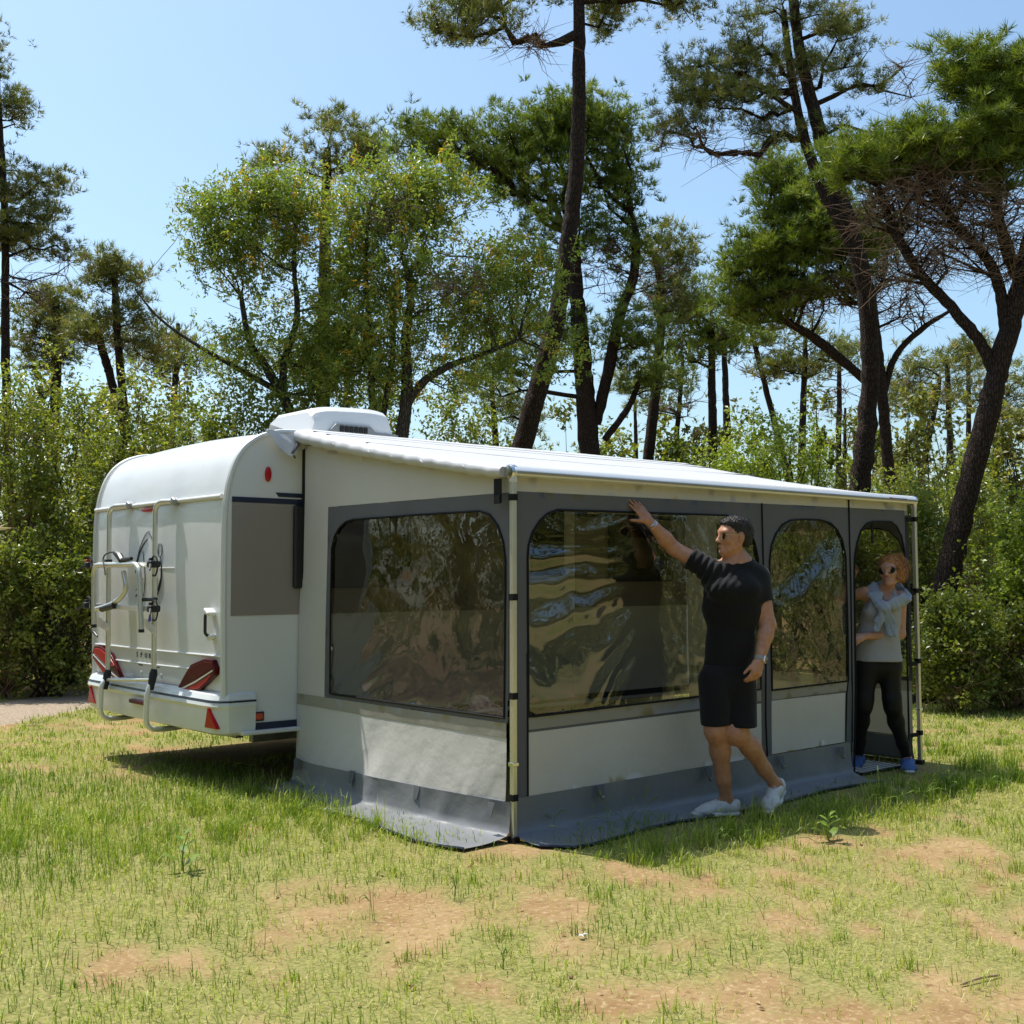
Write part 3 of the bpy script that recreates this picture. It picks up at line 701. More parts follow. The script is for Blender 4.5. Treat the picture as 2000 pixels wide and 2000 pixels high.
# --- mappings: side wall (Y,Z) at X~0 ; front wall (X,Z) at Y~0 ; far side wall
def side3(off=0.0, sgn=1, x0=0.0):
    def f(y, z):
        z = np.asarray(z, float); y = np.asarray(y, float)
        low = np.clip((.56 - z) / .38, 0, 1)
        bulge = .055 * low ** 1.3 * np.clip(np.sin(np.clip(y / 2.25, 0, 1) * math.pi), 0, 1) ** .5
        fold = .030 * low * wr(y + .55 * (z - .5), z * .25, 5.0, 31) + .010 * wr(y, z, 2.1, 32)
        up = .016 * np.clip((z - 1.86) / .3, 0, 1) * wr(y + z * .8, z - y * .2, 3.2, 33)
        return np.stack([x0 - sgn * (off + bulge + fold + up + .012 * np.clip((2.25 - z), 0, 2) * 1.0), y, z], 1)
    return f
def front3(off=0.0):
    def f(x, z):
        z = np.asarray(z, float); x = np.asarray(x, float)
        low = np.clip((.6 - z) / .4, 0, 1)
        w = .018 * low * wr(x - .5 * z, z * .4, 3.4, 35) + .008 * wr(x, z, 2.0, 36)
        return np.stack([x, -(off + w + .008 * np.clip(1.9 - z, 0, 2)), z], 1)
    return f
# --- near side wall
def side_wall(sgn, x0, trimmat):
    S = lambda o: side3(o, sgn, x0)
    wall = sheet('wall_panel', [(0.02, 1.878), (0.02, roofz(.02) - .01), (1.1, roofz(1.1) - .01), (2.24, roofz(2.24) - .01), (2.24, .622), (1.892, .622), (1.892, 1.878)], [], .06, S(0), M['wallfab'], aw)
    win = [(1.818, .652), (1.828, 1.15), (1.832, 1.60), (1.80, 1.68), (1.74, 1.735), (1.66, 1.772), (1.57, 1.783), (.9, 1.787), (.27, 1.785), (.18, 1.762), (.11, 1.70), (.06, 1.61), (.040, 1.50), (.037, 1.1), (.037, .655)]
    sheet('window_trim', [(.012, .628), (.012, 1.876), (1.89, 1.876), (1.893, .628)], [win], .05, S(.002), trimmat, wall)
    def film(y, z):
        V = S(-.004)(y, z)
        # long folds fanning out of the lower corner and slack in the upper corner
        a = np.arctan2(z - .5, 1.95 - y + .05); rr_ = np.hypot(z - .5, 1.95 - y)
        V[:, 0] += sgn * (.0032 * np.sin(a * 22 + 1.5 * rr_ + 4 * wr(y, z, 1.2, 53)) * np.clip(1.3 - rr_, 0, 1) + .007 * wr(y * .6 + z, z * .5 - y * .4, 1.1, 51) + .0006 * wr(y, z, 7, 52))
        return V
    sheet('window_film', inset(win, 1.006), [], .022, film, M['film'], wall)
    piping('window_piping', win[:], .0065, S(.006), M['blackfab'], wall, closed=True)
    sheet('hem_band', [(.02, .55), (.02, .6275), (2.24, .6215), (2.24, .55)], [], .06, S(.004), M['hemfab'], wall)
    sheet('lower_panel', [(.02, .212), (.02, .552), (2.24, .552), (2.24, .178), (1.2, .195)], [], .025, S(.001), M['wallfab'], wall)
    piping('bottom_seam', [(.02, .212), (.6, .203), (1.2, .195), (2.24, .178)], .004, S(.004), M['skirtfab'], wall)
    return wall
near = side_wall(1, XL, M['greyfab'])
far_w = side_wall(-1, XRT + .01, M['greyfab'])
# --- front wall: three panels side by side
Fz = front3
w1 = [(.104, .655), (.105, 1.52), (.112, 1.59), (.14, 1.66), (.19, 1.722), (.25, 1.767), (.33, 1.792), (1.0, 1.80), (1.80, 1.808), (1.92, 1.785), (2.01, 1.725), (2.075, 1.64), (2.108, 1.53), (2.114, 1.2), (2.112, .682)]
w2 = [(2.229, .668), (2.228, 1.52), (2.25, 1.62), (2.30, 1.70), (2.37, 1.762), (2.46, 1.795), (2.60, 1.806), (2.80, 1.808), (2.92, 1.79), (3.00, 1.745), (3.06, 1.67), (3.095, 1.56), (3.10, 1.2), (3.092, .68)]
dor = [(3.135, .03), (3.178, .6), (3.193, 1.37), (3.205, 1.55), (3.235, 1.65), (3.29, 1.745), (3.36, 1.795), (3.44, 1.815), (3.68, 1.82), (3.75, 1.79), (3.81, 1.725), (3.845, 1.63), (3.858, 1.5), (3.852, .9), (3.845, .03)]
val = sheet('wall_panel', [(.03, 1.882), (.03, 1.972), (3.90, 1.982), (3.90, 1.908), (2.17, 1.896)], [], .06, Fz(.0), M['wallfab'], aw)
p1 = sheet('wall_panel', [(.012, .215), (.012, 1.884), (2.155, 1.898), (2.165, .9), (2.16, .24), (2.118, .24), (2.118, .59), (.1, .57), (.1, .215)], [w1], .05, Fz(.002), M['greyfab'], aw)
def film1(x, z):
    V = Fz(-.004)(x, z)
    k = np.clip((1.15 - x) / .8, 0, 1); c = np.clip((x - .8) / .5, 0, 1)
    band = np.sin(z * 23 + 5.0 * (x - .30) ** 2 * (z - 1.9) * 4 + 17.0 * wr(x * .7, z, 1.1, 60) + 4 * wr(x, z, 4, 67)) * np.clip(2.6 * vnoise(x * 2.3, z * 4.1, seed=66) - .45, .05, 1.3) 
    V[:, 1] += .0085 * k * band + .012 * wr(x * .8, z, 1.6, 61) + .010 * c * wr(x + .7 * z, z * .35 - x * .2, 7.0, 62) + .006 * c * wr(x, z, 16, 63)
    return V
sheet('window_film', inset(w1, 1.004), [], .018, film1, M['film'], p1)
piping('window_piping', w1, .0065, Fz(.006), M['blackfab'], p1, closed=True)
sheet('hem_band', [(.10, .585), (.10, .656), (2.116, .684), (2.116, .605)], [], .06, Fz(.0035), M['hemfab'], p1)
sheet('lower_panel', [(.10, .226), (.10, .587), (2.118, .607), (2.118, .246)], [], .035, Fz(.001), M['wallfab'], p1)
piping('zip', [(.098, .23), (.1, .6), (.098, 1.0)], .005, Fz(.006), M['blackfab'], p1)
piping('zip', [(2.155, 1.9), (2.162, 1.4), (2.17, .9), (2.158, .5), (2.17, .24)], .0055, Fz(.006), M['blackfab'], p1)
p2 = sheet('wall_panel', [(2.17, .24), (2.165, .9), (2.157, 1.898), (3.142, 1.906), (3.150, 1.37), (3.13, .6), (3.118, .25), (3.04, .25), (3.06, .6), (2.226, .6), (2.222, .246)], [w2], .05, Fz(.002), M['greyfab'], aw)
def film2(x, z):
    V = Fz(-.004)(x, z)
    s_ = (z - 1.17) - .62 * (x - 2.25) + .10 * wr(x, z, 2.5, 73); m_ = np.clip(np.sin((x - 2.225) / .87 * math.pi), 0, 1) ** .4
    s2 = (z - 1.62) - .9 * (x - 2.25) + .08 * wr(x, z, 3, 74)
    V[:, 1] += m_ * (.26 * np.clip(s_, -.07, .11) * np.exp(-((z - 1.35) / .33) ** 2) + .22 * np.clip(s2, -.05, .09)) + .022 * wr(x + .9 * z, z * .5 - x * .4, 2.0, 71) + .0025 * wr(x, z, 9, 72)
    return V
sheet('window_film', inset(w2, 1.006), [], .018, film2, M['film'], p2)
piping('window_piping', w2, .0065, Fz(.006), M['blackfab'], p2, closed=True)
sheet('hem_band', [(2.228, .605), (2.228, .672), (3.094, .684), (3.07, .612)], [], .06, Fz(.0035), M['hemfab'], p2)
sheet('lower_panel', [(2.222, .25), (2.228, .607), (3.07, .614), (3.042, .258)], [], .035, Fz(.001), M['wallfab'], p2)
piping('zip', [(3.142, 1.975), (3.147, 1.6), (3.149, 1.37), (3.136, .6), (3.118, .25)], .006, Fz(.006), M['blackfab'], p2)
piping('zip', [(3.042, .26), (3.07, .6), (3.094, .7)], .005, Fz(.006), M['blackfab'], p2)
p3 = sheet('wall_panel', [(3.12, .05), (3.150, 1.37), (3.144, 1.906), (3.87, 1.911), (3.87, .05), (3.846, .05)] + [(x, z) for x, z in dor[::-1]][1:-1], [], .05, Fz(.002), M['greyfab'], aw)
piping('door_piping', dor, .0075, Fz(.006), M['blackfab'], p3)
_st = on(1, .0, 1645, 990)
MB().box((3.47, .02, 1.735), (.022, .006, .15)).build('hanging_strap', M['blackfab'], p3, bevel=.002)
# --- ground skirts
def skirt(name, path, wid, z0f, nrm, nt_=14):
    """path: points along the wall foot; flares out over the ground"""
    V = []; n = len(path)
    for i, (p, w) in enumerate(zip(path, wid)):
        s = i / (n - 1)
        for k in range(nt_):
            t = k / (nt_ - 1)
            zz = z0f(s); ln = zz + w
            l = t * ln
            drop = zz * .86
            if l < drop: dx, z = .02 * (l / drop) ** 2, zz - l
            else:
                u = (l - drop) / (ln - drop); dx = .02 + u * w; z = (zz - drop) * (1 - u) ** 3 + .014
            fold = .045 * wr(np.array([p[0] * 2.0 + p[1] * 3.2]), np.array([.3 * t]), 2.6, 81)[0] * math.sin(math.pi * min(1, t * 1.25)) * 1.3
            dx += fold * (1 - .3 * t); z += abs(fold) * .18 * (t > .5) + .012 * wr(np.array([p[0] * 3]), np.array([p[1] * 3 + t]), 2, 82)[0] * t
            V.append((p[0] + nrm[0] * dx + .0, p[1] + nrm[1] * dx, max(z, hz(p[0] + nrm[0] * dx, p[1] + nrm[1] * dx) + .007)))
    o = np_mesh(name, V, grid_faces(n, nt_), M['skirtfab'], aw)
    A = np.array(V).reshape(n, nt_, 3)[:, -1]; MB().tube(A + [0, 0, .001], .007, 6).build('skirt_edge', M['navy'], o)
    return o
ys = np.linspace(-.03, 2.26, 60)
sk1 = skirt('ground_skirt', [(-.035 - .055 * math.sin(min(1, max(0, y / 2.25)) * math.pi) ** .5, y) for y in ys], [.30 - .06 * (y / 2.26) + .03 * math.sin(y * 5) for y in ys], lambda s: .215 - .035 * s, (-1, 0))
xs2 = np.linspace(-.01, 3.10, 76)
sk2 = skirt('ground_skirt', [(x, -.018) for x in xs2], [.30 - .03 * x + .03 * math.sin(x * 4 + 1) - (.12 * (1 - x / .12) if x < .12 else 0) for x in xs2], lambda s: .228 + .025 * s, (0, -1))
ys3 = np.linspace(.03, 2.26, 30)
sk3 = skirt('ground_skirt', [(XRT + .05, y) for y in ys3], [.12 for y in ys3], lambda s: .205, (1, 0))
for y in (2.12, 1.44, .75, .07):
    tb = MB().prism([(-.085, y - .028, .205), (-.085, y + .028, .205), (-.10, y + .02, .135), (-.10, y, .125), (-.10, y - .02, .135)], (-.004, 0, 0)).build('peg_tab', M['greyfab'], near, smooth=False)
for x in (.62, 1.55, 2.28, 2.95):
    tb = MB().prism([(x - .03, -.04, .235), (x + .03, -.04, .235), (x + .012, -.062, .155), (x - .012, -.062, .155)], (0, -.004, 0)).build('peg_tab', M['greyfab'], p1 if x < 2.1 else p2, smooth=False)
    MB().lathe((x, -.066, .172), (0, -1, 0), [(.007, 0), (.007, .003), (.003, .004)], 10).build('eyelet', M['steel'], p1 if x < 2.1 else p2)
# --- canopy
nx_, ny_ = 110, 46
cx = np.linspace(-.035, 3.955, nx_); cy = np.linspace(YC + .01, .015, ny_)
CX, CY = np.meshgrid(cx, cy, indexing='ij')
t_ = CY / YC
CZ = 2.012 + (2.432 - 2.012) * t_ - .035 * np.sin(np.pi * t_) * (.4 + .6 * np.sin(np.pi * np.clip(CX / 3.95, 0, 1)))
CZ += .006 * (fbm(CX * 1.2, CY * 5, o=3, seed=91) - .5) - .03 * np.clip((CX - 3.3) / .65, 0, 1) ** 2 * t_ * (1 - t_) * 2
for yl in (2.02, 1.62, .9): CZ += .004 * np.exp(-((CY - yl) / .02) ** 2)
CZ -= .05 * np.clip(1 - (CX + .035) / .06, 0, 1) ** 2
can = np_mesh('canopy', np.stack([CX.ravel(), CY.ravel(), CZ.ravel()], 1), grid_faces(nx_, ny_), M['canopy'], aw)
sd = can.modifiers.new('thick', 'SOLIDIFY'); sd.thickness = .003
for yl in (2.10, 1.93, 1.45):
    t = yl / YC; MB().tube([(x, yl, 2.012 + .42 * t - .035 * math.sin(math.pi * t) * (.4 + .6 * math.sin(math.pi * min(1, max(0, x / 3.95)))) + .002) for x in np.linspace(0, 3.93, 30)], .0035, 5).build('canopy_seam', M['greyfab'], can)
# rolled edge over the near rafter
n = 44; pts = []; rad = []
for i in range(n):
    t = i / (n - 1); y = 2.22 - 2.2 * t
    pts.append((-.045 - .012 * math.sin(t * 9) * .3, y, 2.375 - (2.375 - 1.985) * t - .018 * math.sin(math.pi * t) + .004 * math.sin(i * 2.1)))
    rad.append(.040 - .010 * t + .0025 * math.sin(i * 1.7) + .004 * vnoise(np.array([t * 14.]), np.array([.2]), seed=92)[0])
MB().tube(pts, rad, 14).build('rafter_sleeve', M['canopy'], aw)
for t in (.12, .24, .29, .42, .55, .68, .87):
    i = int(t * (n - 1)); p = np.array(pts[i]); MB().tube([p + [-.022, .02, .022], p + [-.036, 0, .0], p + [-.03, -.02, -.012]], [.004, .007, .003], 6).build('pucker', M['canopy'], can)
MB().tube([(3.945, 2.22, 2.36), (3.945, 1.1, 2.16), (3.945, .03, 1.99)], .022, 10).build('rafter_sleeve', M['canopy'], aw)
# corner flap at the caravan
fl = sheet('corner_flap', [(0, 0), (.30, .0), (.30, -.09), (.17, -.16), (.06, -.07)], [], .02, lambda a, b: np.stack([-.30 + a, YC - .03 - .05 * np.clip(-b / .15, 0, 1) - .015 * np.sin(a * 40), 2.395 + b + .01 * np.sin(a * 30 + b * 40)], 1), M['canopy'], aw)
MB().tube([(-.02, 2.20, 2.40), (-.06, 2.175, 2.34), (-.12, 2.17, 2.25), (-.09, 2.18, 2.22)], [.008, .012, .014, .006], 8).build('flap_binding', M['greyfab'], fl)
MB().box((-.002, 2.215, 1.35), (.01, .03, 1.9)).build('edge_draught_strip', M['blackfab'], aw)
# --- front rail, lettering, corner poles
rs = [(-.022, 1.962), (-.052, 1.962), (-.06, 1.972), (-.06, 1.992), (-.045, 2.012), (-.02, 2.022), (.02, 2.022), (.03, 2.005), (.03, 1.962)]
rail = MB().prism([(-.02, y, z) for y, z in rs], (3.975, 0, .0)).build('front_rail', M['alupale'], aw, bevel=.004)
MB().box((1.97, -.063, 1.983), (3.96, .004, .012)).build('rail_groove', M['hemfab'], rail)
MB().box((3.60, -.0615, 1.990), (.05, .002, .012)).build('red_badge', M['redlens'], rail)
_lm = M['navy']
for k in range(11): MB().box((3.64 + k * .0165, -.0615, 1.990), (.011, .002, .009)).build('rail_mark', _lm if k < 6 else M['darkred'], rail)
MB().lathe((-.03, -.012, 1.985), (1, 0, 0), [(.02, -.012), (.038, -.008), (.042, 0), (.042, .03), (.038, .04)], 20).build('rail_end_cap', M['steel'], rail)
MB().lathe((3.945, -.012, 1.985), (1, 0, 0), [(.038, 0), (.042, .008), (.04, .03), (.02, .04)], 20).build('rail_end_cap', M['steel'], rail)
def pole(x, y, xt, yt):
    a = np.array([x, y, .0]); b = np.array([xt, yt, 1.975]); r = Matrix.Identity(3)
    up = (b - a) / np.linalg.norm(b - a)
    def bx(z0, z1, w, name, m, par, bv=.004):
        p0 = a + up * z0; p1 = a + up * z1; mb = MB(); h = w / 2
        mb._add([(p[0] + i * h, p[1] + j * h, p[2]) for p in (p0, p1) for i, j in ((-1, -1), (1, -1), (1, 1), (-1, 1))], [(3, 2, 1, 0), (4, 5, 6, 7), (0, 1, 5, 4), (1, 2, 6, 5), (2, 3, 7, 6), (3, 0, 4, 7)])
        return mb.build(name, m, par, bevel=bv)
    pl = bx(.01, 1.975, .030, 'support_pole', M['alu'], aw)
    bx(.0, .035, .05, 'pole_foot', M['blackpl'], pl)
    bx(.405, .425, .042, 'pole_clip', M['steel'], pl, .003)
    for z in (.22, .76, 1.29, 1.83): bx(z, z + .036, .038, 'strap', M['blackfab'], pl, .002)
    bx(1.93, 1.985, .034, 'pole_head', M['alupale'], pl)
    return pl
pole(-.018, -.035, -.018, -.03); pole(4.03, .0, 3.975, -.015)
for z in (1.845, 1.29, .76, .23): MB().box((3.93, -.012, z), (.11, .006, .03)).build('tie_strap', M['blackfab'], aw, smooth=False)
MB().box((-.055, .055, 1.885), (.006, .065, .135)).build('velcro_tab', M['blackfab'], near, bevel=.002)
MB().box((-.062, .05, 1.84), (.012, .05, .05)).build('velcro_tab', M['blackfab'], near, bevel=.004)
# striped mat in the doorway
mt = thing('door_mat', (3.5, .12, 0), 'small striped woven mat on the ground in the awning doorway', 'mat')
MB().box((3.5, .14, .018), (.55, .34, .012)).build('mat_base', M['blackpl'], mt, bevel=.004)
for k in range(7): MB().box((3.5, -.0 + k * .045, .026), (.53, .018, .006)).build('stripe', M['alupale'], mt, bevel=.002)
# ------------------------------------------------------------------ implicit-surface modelling for figures
def nrmz(v): v = np.array(v, float); return v / (np.linalg.norm(v) + 1e-12)
def seg(a, b, ra, rb, k=.02, side=None, flat=None, flat2=None, cap=None):
    """tapered limb; with side/flat the cross-section is an ellipse: ra along side, ra*flat across"""
    return dict(t='seg', a=np.array(a, float), b=np.array(b, float), ra=ra, rb=rb, k=k, side=side, fa=flat or 1.0, fb=flat2 or flat or 1.0, cap=cap)
def ell(c, axes, rad, k=.02): return dict(t='ell', c=np.array(c, float), A=np.array(axes, float), r=np.array(rad, float), k=k)
def infl(prims, d, k=None):
    out = []
    for p in prims:
        q = dict(p)
        if p['t'] == 'seg':
            q['ra'] = p['ra'] + d; q['rb'] = p['rb'] + d
            q['fa'] = (p['ra'] * p['fa'] + d) / (p['ra'] + d); q['fb'] = (p['rb'] * p['fb'] + d) / (p['rb'] + d)
        else: q['r'] = p['r'] + d
        if k: q['k'] = k
        out.append(q)
    return out
def prim_bounds(p):
    if p['t'] == 'seg':
        m = max(p['ra'], p['rb'], p['ra'] * p['fa'], p['rb'] * p['fb']); return np.minimum(p['a'], p['b']) - m, np.maximum(p['a'], p['b']) + m
    m = p['r'].max(); return p['c'] - m, p['c'] + m
def prim_eval(p, X, Y, Z):
    if p['t'] == 'ell':
        q = [X - p['c'][0], Y - p['c'][1], Z - p['c'][2]]; s = 0
        for i in range(3):
            d = (q[0] * p['A'][i][0] + q[1] * p['A'][i][1] + q[2] * p['A'][i][2]) / p['r'][i]; s = s + d * d
        s = np.sqrt(s); return (s - 1) * p['r'].min() * np.where(s < 1, 1, 1.0)
    a, b = p['a'], p['b']; ab = b - a; Ln = np.linalg.norm(ab) + 1e-9; w = ab / Ln
    qx, qy, qz = X - a[0], Y - a[1], Z - a[2]
    h = qx * w[0] + qy * w[1] + qz * w[2]; t = np.clip(h / Ln, 0, 1)
    r = p['ra'] + (p['rb'] - p['ra']) * t
    if p['side'] is None:
        e = t * Ln
        return np.sqrt((qx - w[0] * e) ** 2 + (qy - w[1] * e) ** 2 + (qz - w[2] * e) ** 2) - r
    u = nrmz(np.array(p['side']) - w * (np.array(p['side']) @ w)); v = np.cross(w, u)
    f = p['fa'] + (p['fb'] - p['fa']) * t
    pu = (qx * u[0] + qy * u[1] + qz * u[2]) / r; pv = (qx * v[0] + qy * v[1] + qz * v[2]) / (r * f)
    rc = p['cap'] or min(p['ra'] * p['fa'], p['rb'] * p['fb'], p['ra'], p['rb'])
    pw = (h - t * Ln) / rc
    return (np.sqrt(pu * pu + pv * pv + pw * pw) - 1) * np.minimum(r, r * f)
class Field:
    def __init__(s, prims, vox, pad=.03):
        lo = np.min([prim_bounds(p)[0] for p in prims], 0) - pad; hi = np.max([prim_bounds(p)[1] for p in prims], 0) + pad
        s.lo, s.v = lo, vox; s.n = np.ceil((hi - lo) / vox).astype(int) + 1; s.D = np.full(s.n, .2, np.float32)
    def axes(s, sl): return [(s.lo[i] + s.v * np.arange(sl[i].start, sl[i].stop)).astype(np.float32) for i in range(3)]
    def box(s, p, pad):
        l, h = prim_bounds(p); a = np.clip(((l - pad - s.lo) / s.v).astype(int), 0, s.n); b = np.clip(((h + pad - s.lo) / s.v).astype(int) + 2, 0, s.n)
        return tuple(slice(int(a[i]), int(b[i])) for i in range(3))
    def add(s, prims, D=None):
        D = s.D if D is None else D
        for p in prims:
            sl = s.box(p, p['k'] + s.v * 2)
            x, y, z = s.axes(sl); d = prim_eval(p, x[:, None, None], y[None, :, None], z[None, None, :]).astype(np.float32)
            c = D[sl]; k = p['k']; hh = np.maximum(k - np.abs(c - d), 0) / k; D[sl] = np.minimum(c, d) - hh * hh * k * .25
        return s
    def group(s, prims, cuts=(), k=.0, disp=None):
        D = np.full(s.n, .2, np.float32); s.add(prims, D)
        if cuts or disp:
            x, y, z = s.axes(tuple(slice(0, int(q)) for q in s.n)); X, Y, Z = x[:, None, None], y[None, :, None], z[None, None, :]
            for c in cuts:
                g = c(X, Y, Z) if callable(c) else ((X - c[0][0]) * c[1][0] + (Y - c[0][1]) * c[1][1] + (Z - c[0][2]) * c[1][2])
                D = np.maximum(D, g.astype(np.float32))
        if k > 0:
            hh = np.maximum(k - np.abs(s.D - D), 0) / k; s.D = np.minimum(s.D, D) - hh * hh * k * .25
        else: s.D = np.minimum(s.D, D)
        return s
    def mesh(s, name, m, parent, disp=None, relax=1):
        D = s.D; S = D < 0
        c = [(i, j, k) for i in (0, 1) for j in (0, 1) for k in (0, 1)]
        n = s.n
        cnt = np.zeros(n - 1, np.int8)
        for (i, j, k) in c: cnt += S[i:n[0] - 1 + i, j:n[1] - 1 + j, k:n[2] - 1 + k]
        act = (cnt > 0) & (cnt < 8); I = np.argwhere(act); idx = np.full(n - 1, -1, np.int32); idx[act] = np.arange(len(I))
        val = {q: D[I[:, 0] + q[0], I[:, 1] + q[1], I[:, 2] + q[2]] for q in c}
        P = np.zeros((len(I), 3)); W_ = np.zeros(len(I))
        for a in c:
            for ax in range(3):
                if a[ax]: continue
                b = tuple(a[i] + (1 if i == ax else 0) for i in range(3)); va, vb = val[a], val[b]; cr = (va < 0) != (vb < 0)
                t = np.where(cr, va / np.where(cr, va - vb, 1), 0); q = np.tile(np.array(a, float), (len(I), 1)); q[:, ax] += t
                P += q * cr[:, None]; W_ += cr
        V = s.lo + (I + P / np.maximum(W_, 1)[:, None]) * s.v
        F = []
        for ax in range(3):
            o1, o2 = (ax + 1) % 3, (ax + 2) % 3
            sa = [slice(None)] * 3; sb = [slice(None)] * 3; sa[ax] = slice(0, n[ax] - 1); sb[ax] = slice(1, n[ax])
            e = np.argwhere(S[tuple(sa)] != S[tuple(sb)]); e = e[(e[:, o1] > 0) & (e[:, o2] > 0) & (e[:, o1] < n[o1] - 1) & (e[:, o2] < n[o2] - 1)]
            q = []
            for (d1, d2) in ((1, 1), (0, 1), (0, 0), (1, 0)):
                g = e.copy(); g[:, o1] -= d1; g[:, o2] -= d2; q.append(idx[g[:, 0], g[:, 1], g[:, 2]])
            q = np.stack(q, 1); fl = S[tuple(e.T)]
            q[~fl] = q[~fl][:, ::-1]; F.append(q)
        F = np.vstack(F); F = F[(F >= 0).all(1)]
        for _ in range(relax):
            A = np.zeros_like(V); B = np.zeros(len(V))
            for i in range(4):
                j = (i + 1) % 4
                np.add.at(A, F[:, i], V[F[:, j]]); np.add.at(B, F[:, i], 1); np.add.at(A, F[:, j], V[F[:, i]]); np.add.at(B, F[:, j], 1)
            V = V * .5 + .5 * A / np.maximum(B, 1)[:, None]
        if disp is not None:
            e1 = V[F[:, 2]] - V[F[:, 0]]; e2 = V[F[:, 3]] - V[F[:, 1]]; fn = np.cross(e1, e2); nn = np.zeros_like(V)
            for i in range(4): np.add.at(nn, F[:, i], fn)
            nn /= np.linalg.norm(nn, axis=1)[:, None] + 1e-12; V = V + nn * disp(V)[:, None]
        return np_mesh(name, V, F, m, parent)
def fig_mesh(name, m, parent, groups, vox=.006, relax=1, disp=None, k=.0):
    """groups: list of (prims, cuts, blend)"""
    f = Field([p for g in groups for p in g[0]], vox)
    for pr, cuts, kk in groups: f.group(pr, cuts, kk)
    return f.mesh(name, m, parent, disp, relax)
def hand(w, fdir, back, thumbside, size=1.0, curl=(.15, .2, .25, .3), spread=.06, thumb=(.75, .15), bend=.25):
    """w wrist; fdir finger direction; back = normal of the back of the hand; thumbside = unit vector towards the thumb"""
    f = nrmz(fdir); bk = nrmz(np.array(back) - f * (np.array(back) @ f)); th = nrmz(np.cross(f, bk)); th = th * np.sign(th @ np.array(thumbside))
    s = size; w = np.array(w, float); P = []
    k0 = w + f * .085 * s
    P.append(seg(w, w + f * .03 * s, .024 * s, .03 * s, .02, th, .68, .6))
    P.append(seg(w + f * .03 * s, k0, .033 * s, .040 * s, .02, th, .52, .36, cap=.012))
    P.append(ell(w + f * .035 * s + th * .022 * s - bk * .008 * s, [f, th, bk], np.array([.035, .019, .017]) * s, .02))
    lens = (.088, .098, .091, .072); offs = (.030, .010, -.011, -.030); rad = (.0088, .0092, .0088, .0078)
    for i in range(4):
        b = w + f * (.084 - .006 * abs(i - 1)) * s + th * offs[i] * s; d = nrmz(f + th * spread * (1.5 - i)); r = rad[i] * s; cu = curl[i]
        L1, L2, L3 = lens[i] * .45 * s, lens[i] * .31 * s, lens[i] * .24 * s
        def rot(v, a): return nrmz(v * math.cos(a) - bk_l * math.sin(a))
        bk_l = bk
        d1 = nrmz(d * math.cos(cu) - bk * math.sin(cu)); p1 = b + d1 * L1
        d2 = nrmz(d * math.cos(cu * 2.2) - bk * math.sin(cu * 2.2)); p2 = p1 + d2 * L2
        d3 = nrmz(d * math.cos(cu * 3.0) - bk * math.sin(cu * 3.0)); p3 = p2 + d3 * L3
        P += [seg(b - d1 * .01 * s, p1, r * 1.08, r, .005), seg(p1, p2, r, r * .93, .004), seg(p2, p3, r * .93, r * .78, .004)]
    t0 = w + f * .025 * s + th * .024 * s; td = nrmz(f * math.cos(thumb[0]) + th * math.sin(thumb[0]) - bk * thumb[1]); t1 = t0 + td * .045 * s
    td2 = nrmz(f * math.cos(thumb[0] - bend) + th * math.sin(thumb[0] - bend) - bk * (thumb[1] + .1)); t2 = t1 + td2 * .032 * s; t3 = t2 + td2 * .024 * s
    P += [seg(t0, t1, .0135 * s, .0105 * s, .012), seg(t1, t2, .0105 * s, .0098 * s, .005), seg(t2, t3, .0098 * s, .0075 * s, .004)]
    return P
def head(c, fwd, up, H=.235, fem=False):
    f = nrmz(fwd); u = nrmz(np.array(up) - f * (np.array(up) @ f)); l = np.cross(u, f); s = H / .235; c = np.array(c, float)
    q = lambda a, b, d=0.0: c + (f * a + u * b + l * d) * s
    ax = [f, l, u]; j = .92 if fem else 1.0
    P = [ell(q(-.014, .036), ax, np.array([.097, .074, .086]) * s, .02),
         ell(q(.026, -.022), ax, np.array([.066, .060 * j, .088]) * s, .03),
         ell(q(.060, .010), ax, np.array([.036, .055, .06]) * s, .02),
         seg(q(.000, -.055, .050 * j), q(.070, -.094, .014), .020 * s, .017 * s, .025), seg(q(.000, -.055, -.050 * j), q(.070, -.094, -.014), .020 * s, .017 * s, .025),
         ell(q(.076, -.094), ax, np.array([.019, .021 * j, .017]) * s, .02),
         ell(q(.052, -.022, .038), ax, np.array([.03, .024, .024]) * s, .02), ell(q(.052, -.022, -.038), ax, np.array([.03, .024, .024]) * s, .02),
         ell(q(.083, .030), ax, np.array([.016, .046, .011]) * s, .016),
         seg(q(.092, .016), q(.112, -.026), .008 * s, .0105 * s, .012), ell(q(.114, -.030), ax, np.array([.012, .011, .010]) * s, .006),
         ell(q(.104, -.034, .012), ax, np.array([.011, .008, .008]) * s, .006), ell(q(.104, -.034, -.012), ax, np.array([.011, .008, .008]) * s, .006),
         ell(q(.094, -.056), ax, np.array([.012, .024, .0065]) * s, .006), ell(q(.092, -.067), ax, np.array([.012, .021, .0075]) * s, .006)]
    for sg in (1, -1):
        P += [ell(q(-.012, -.006, .074 * sg), [nrmz(f + .25 * l * sg), nrmz(l * sg - .25 * f), u], np.array([.020, .009, .033]) * s, .006),
              ell(q(-.006, -.032, .072 * sg), ax, np.array([.010, .007, .012]) * s, .006)]
    return P, q, (f, l, u), s

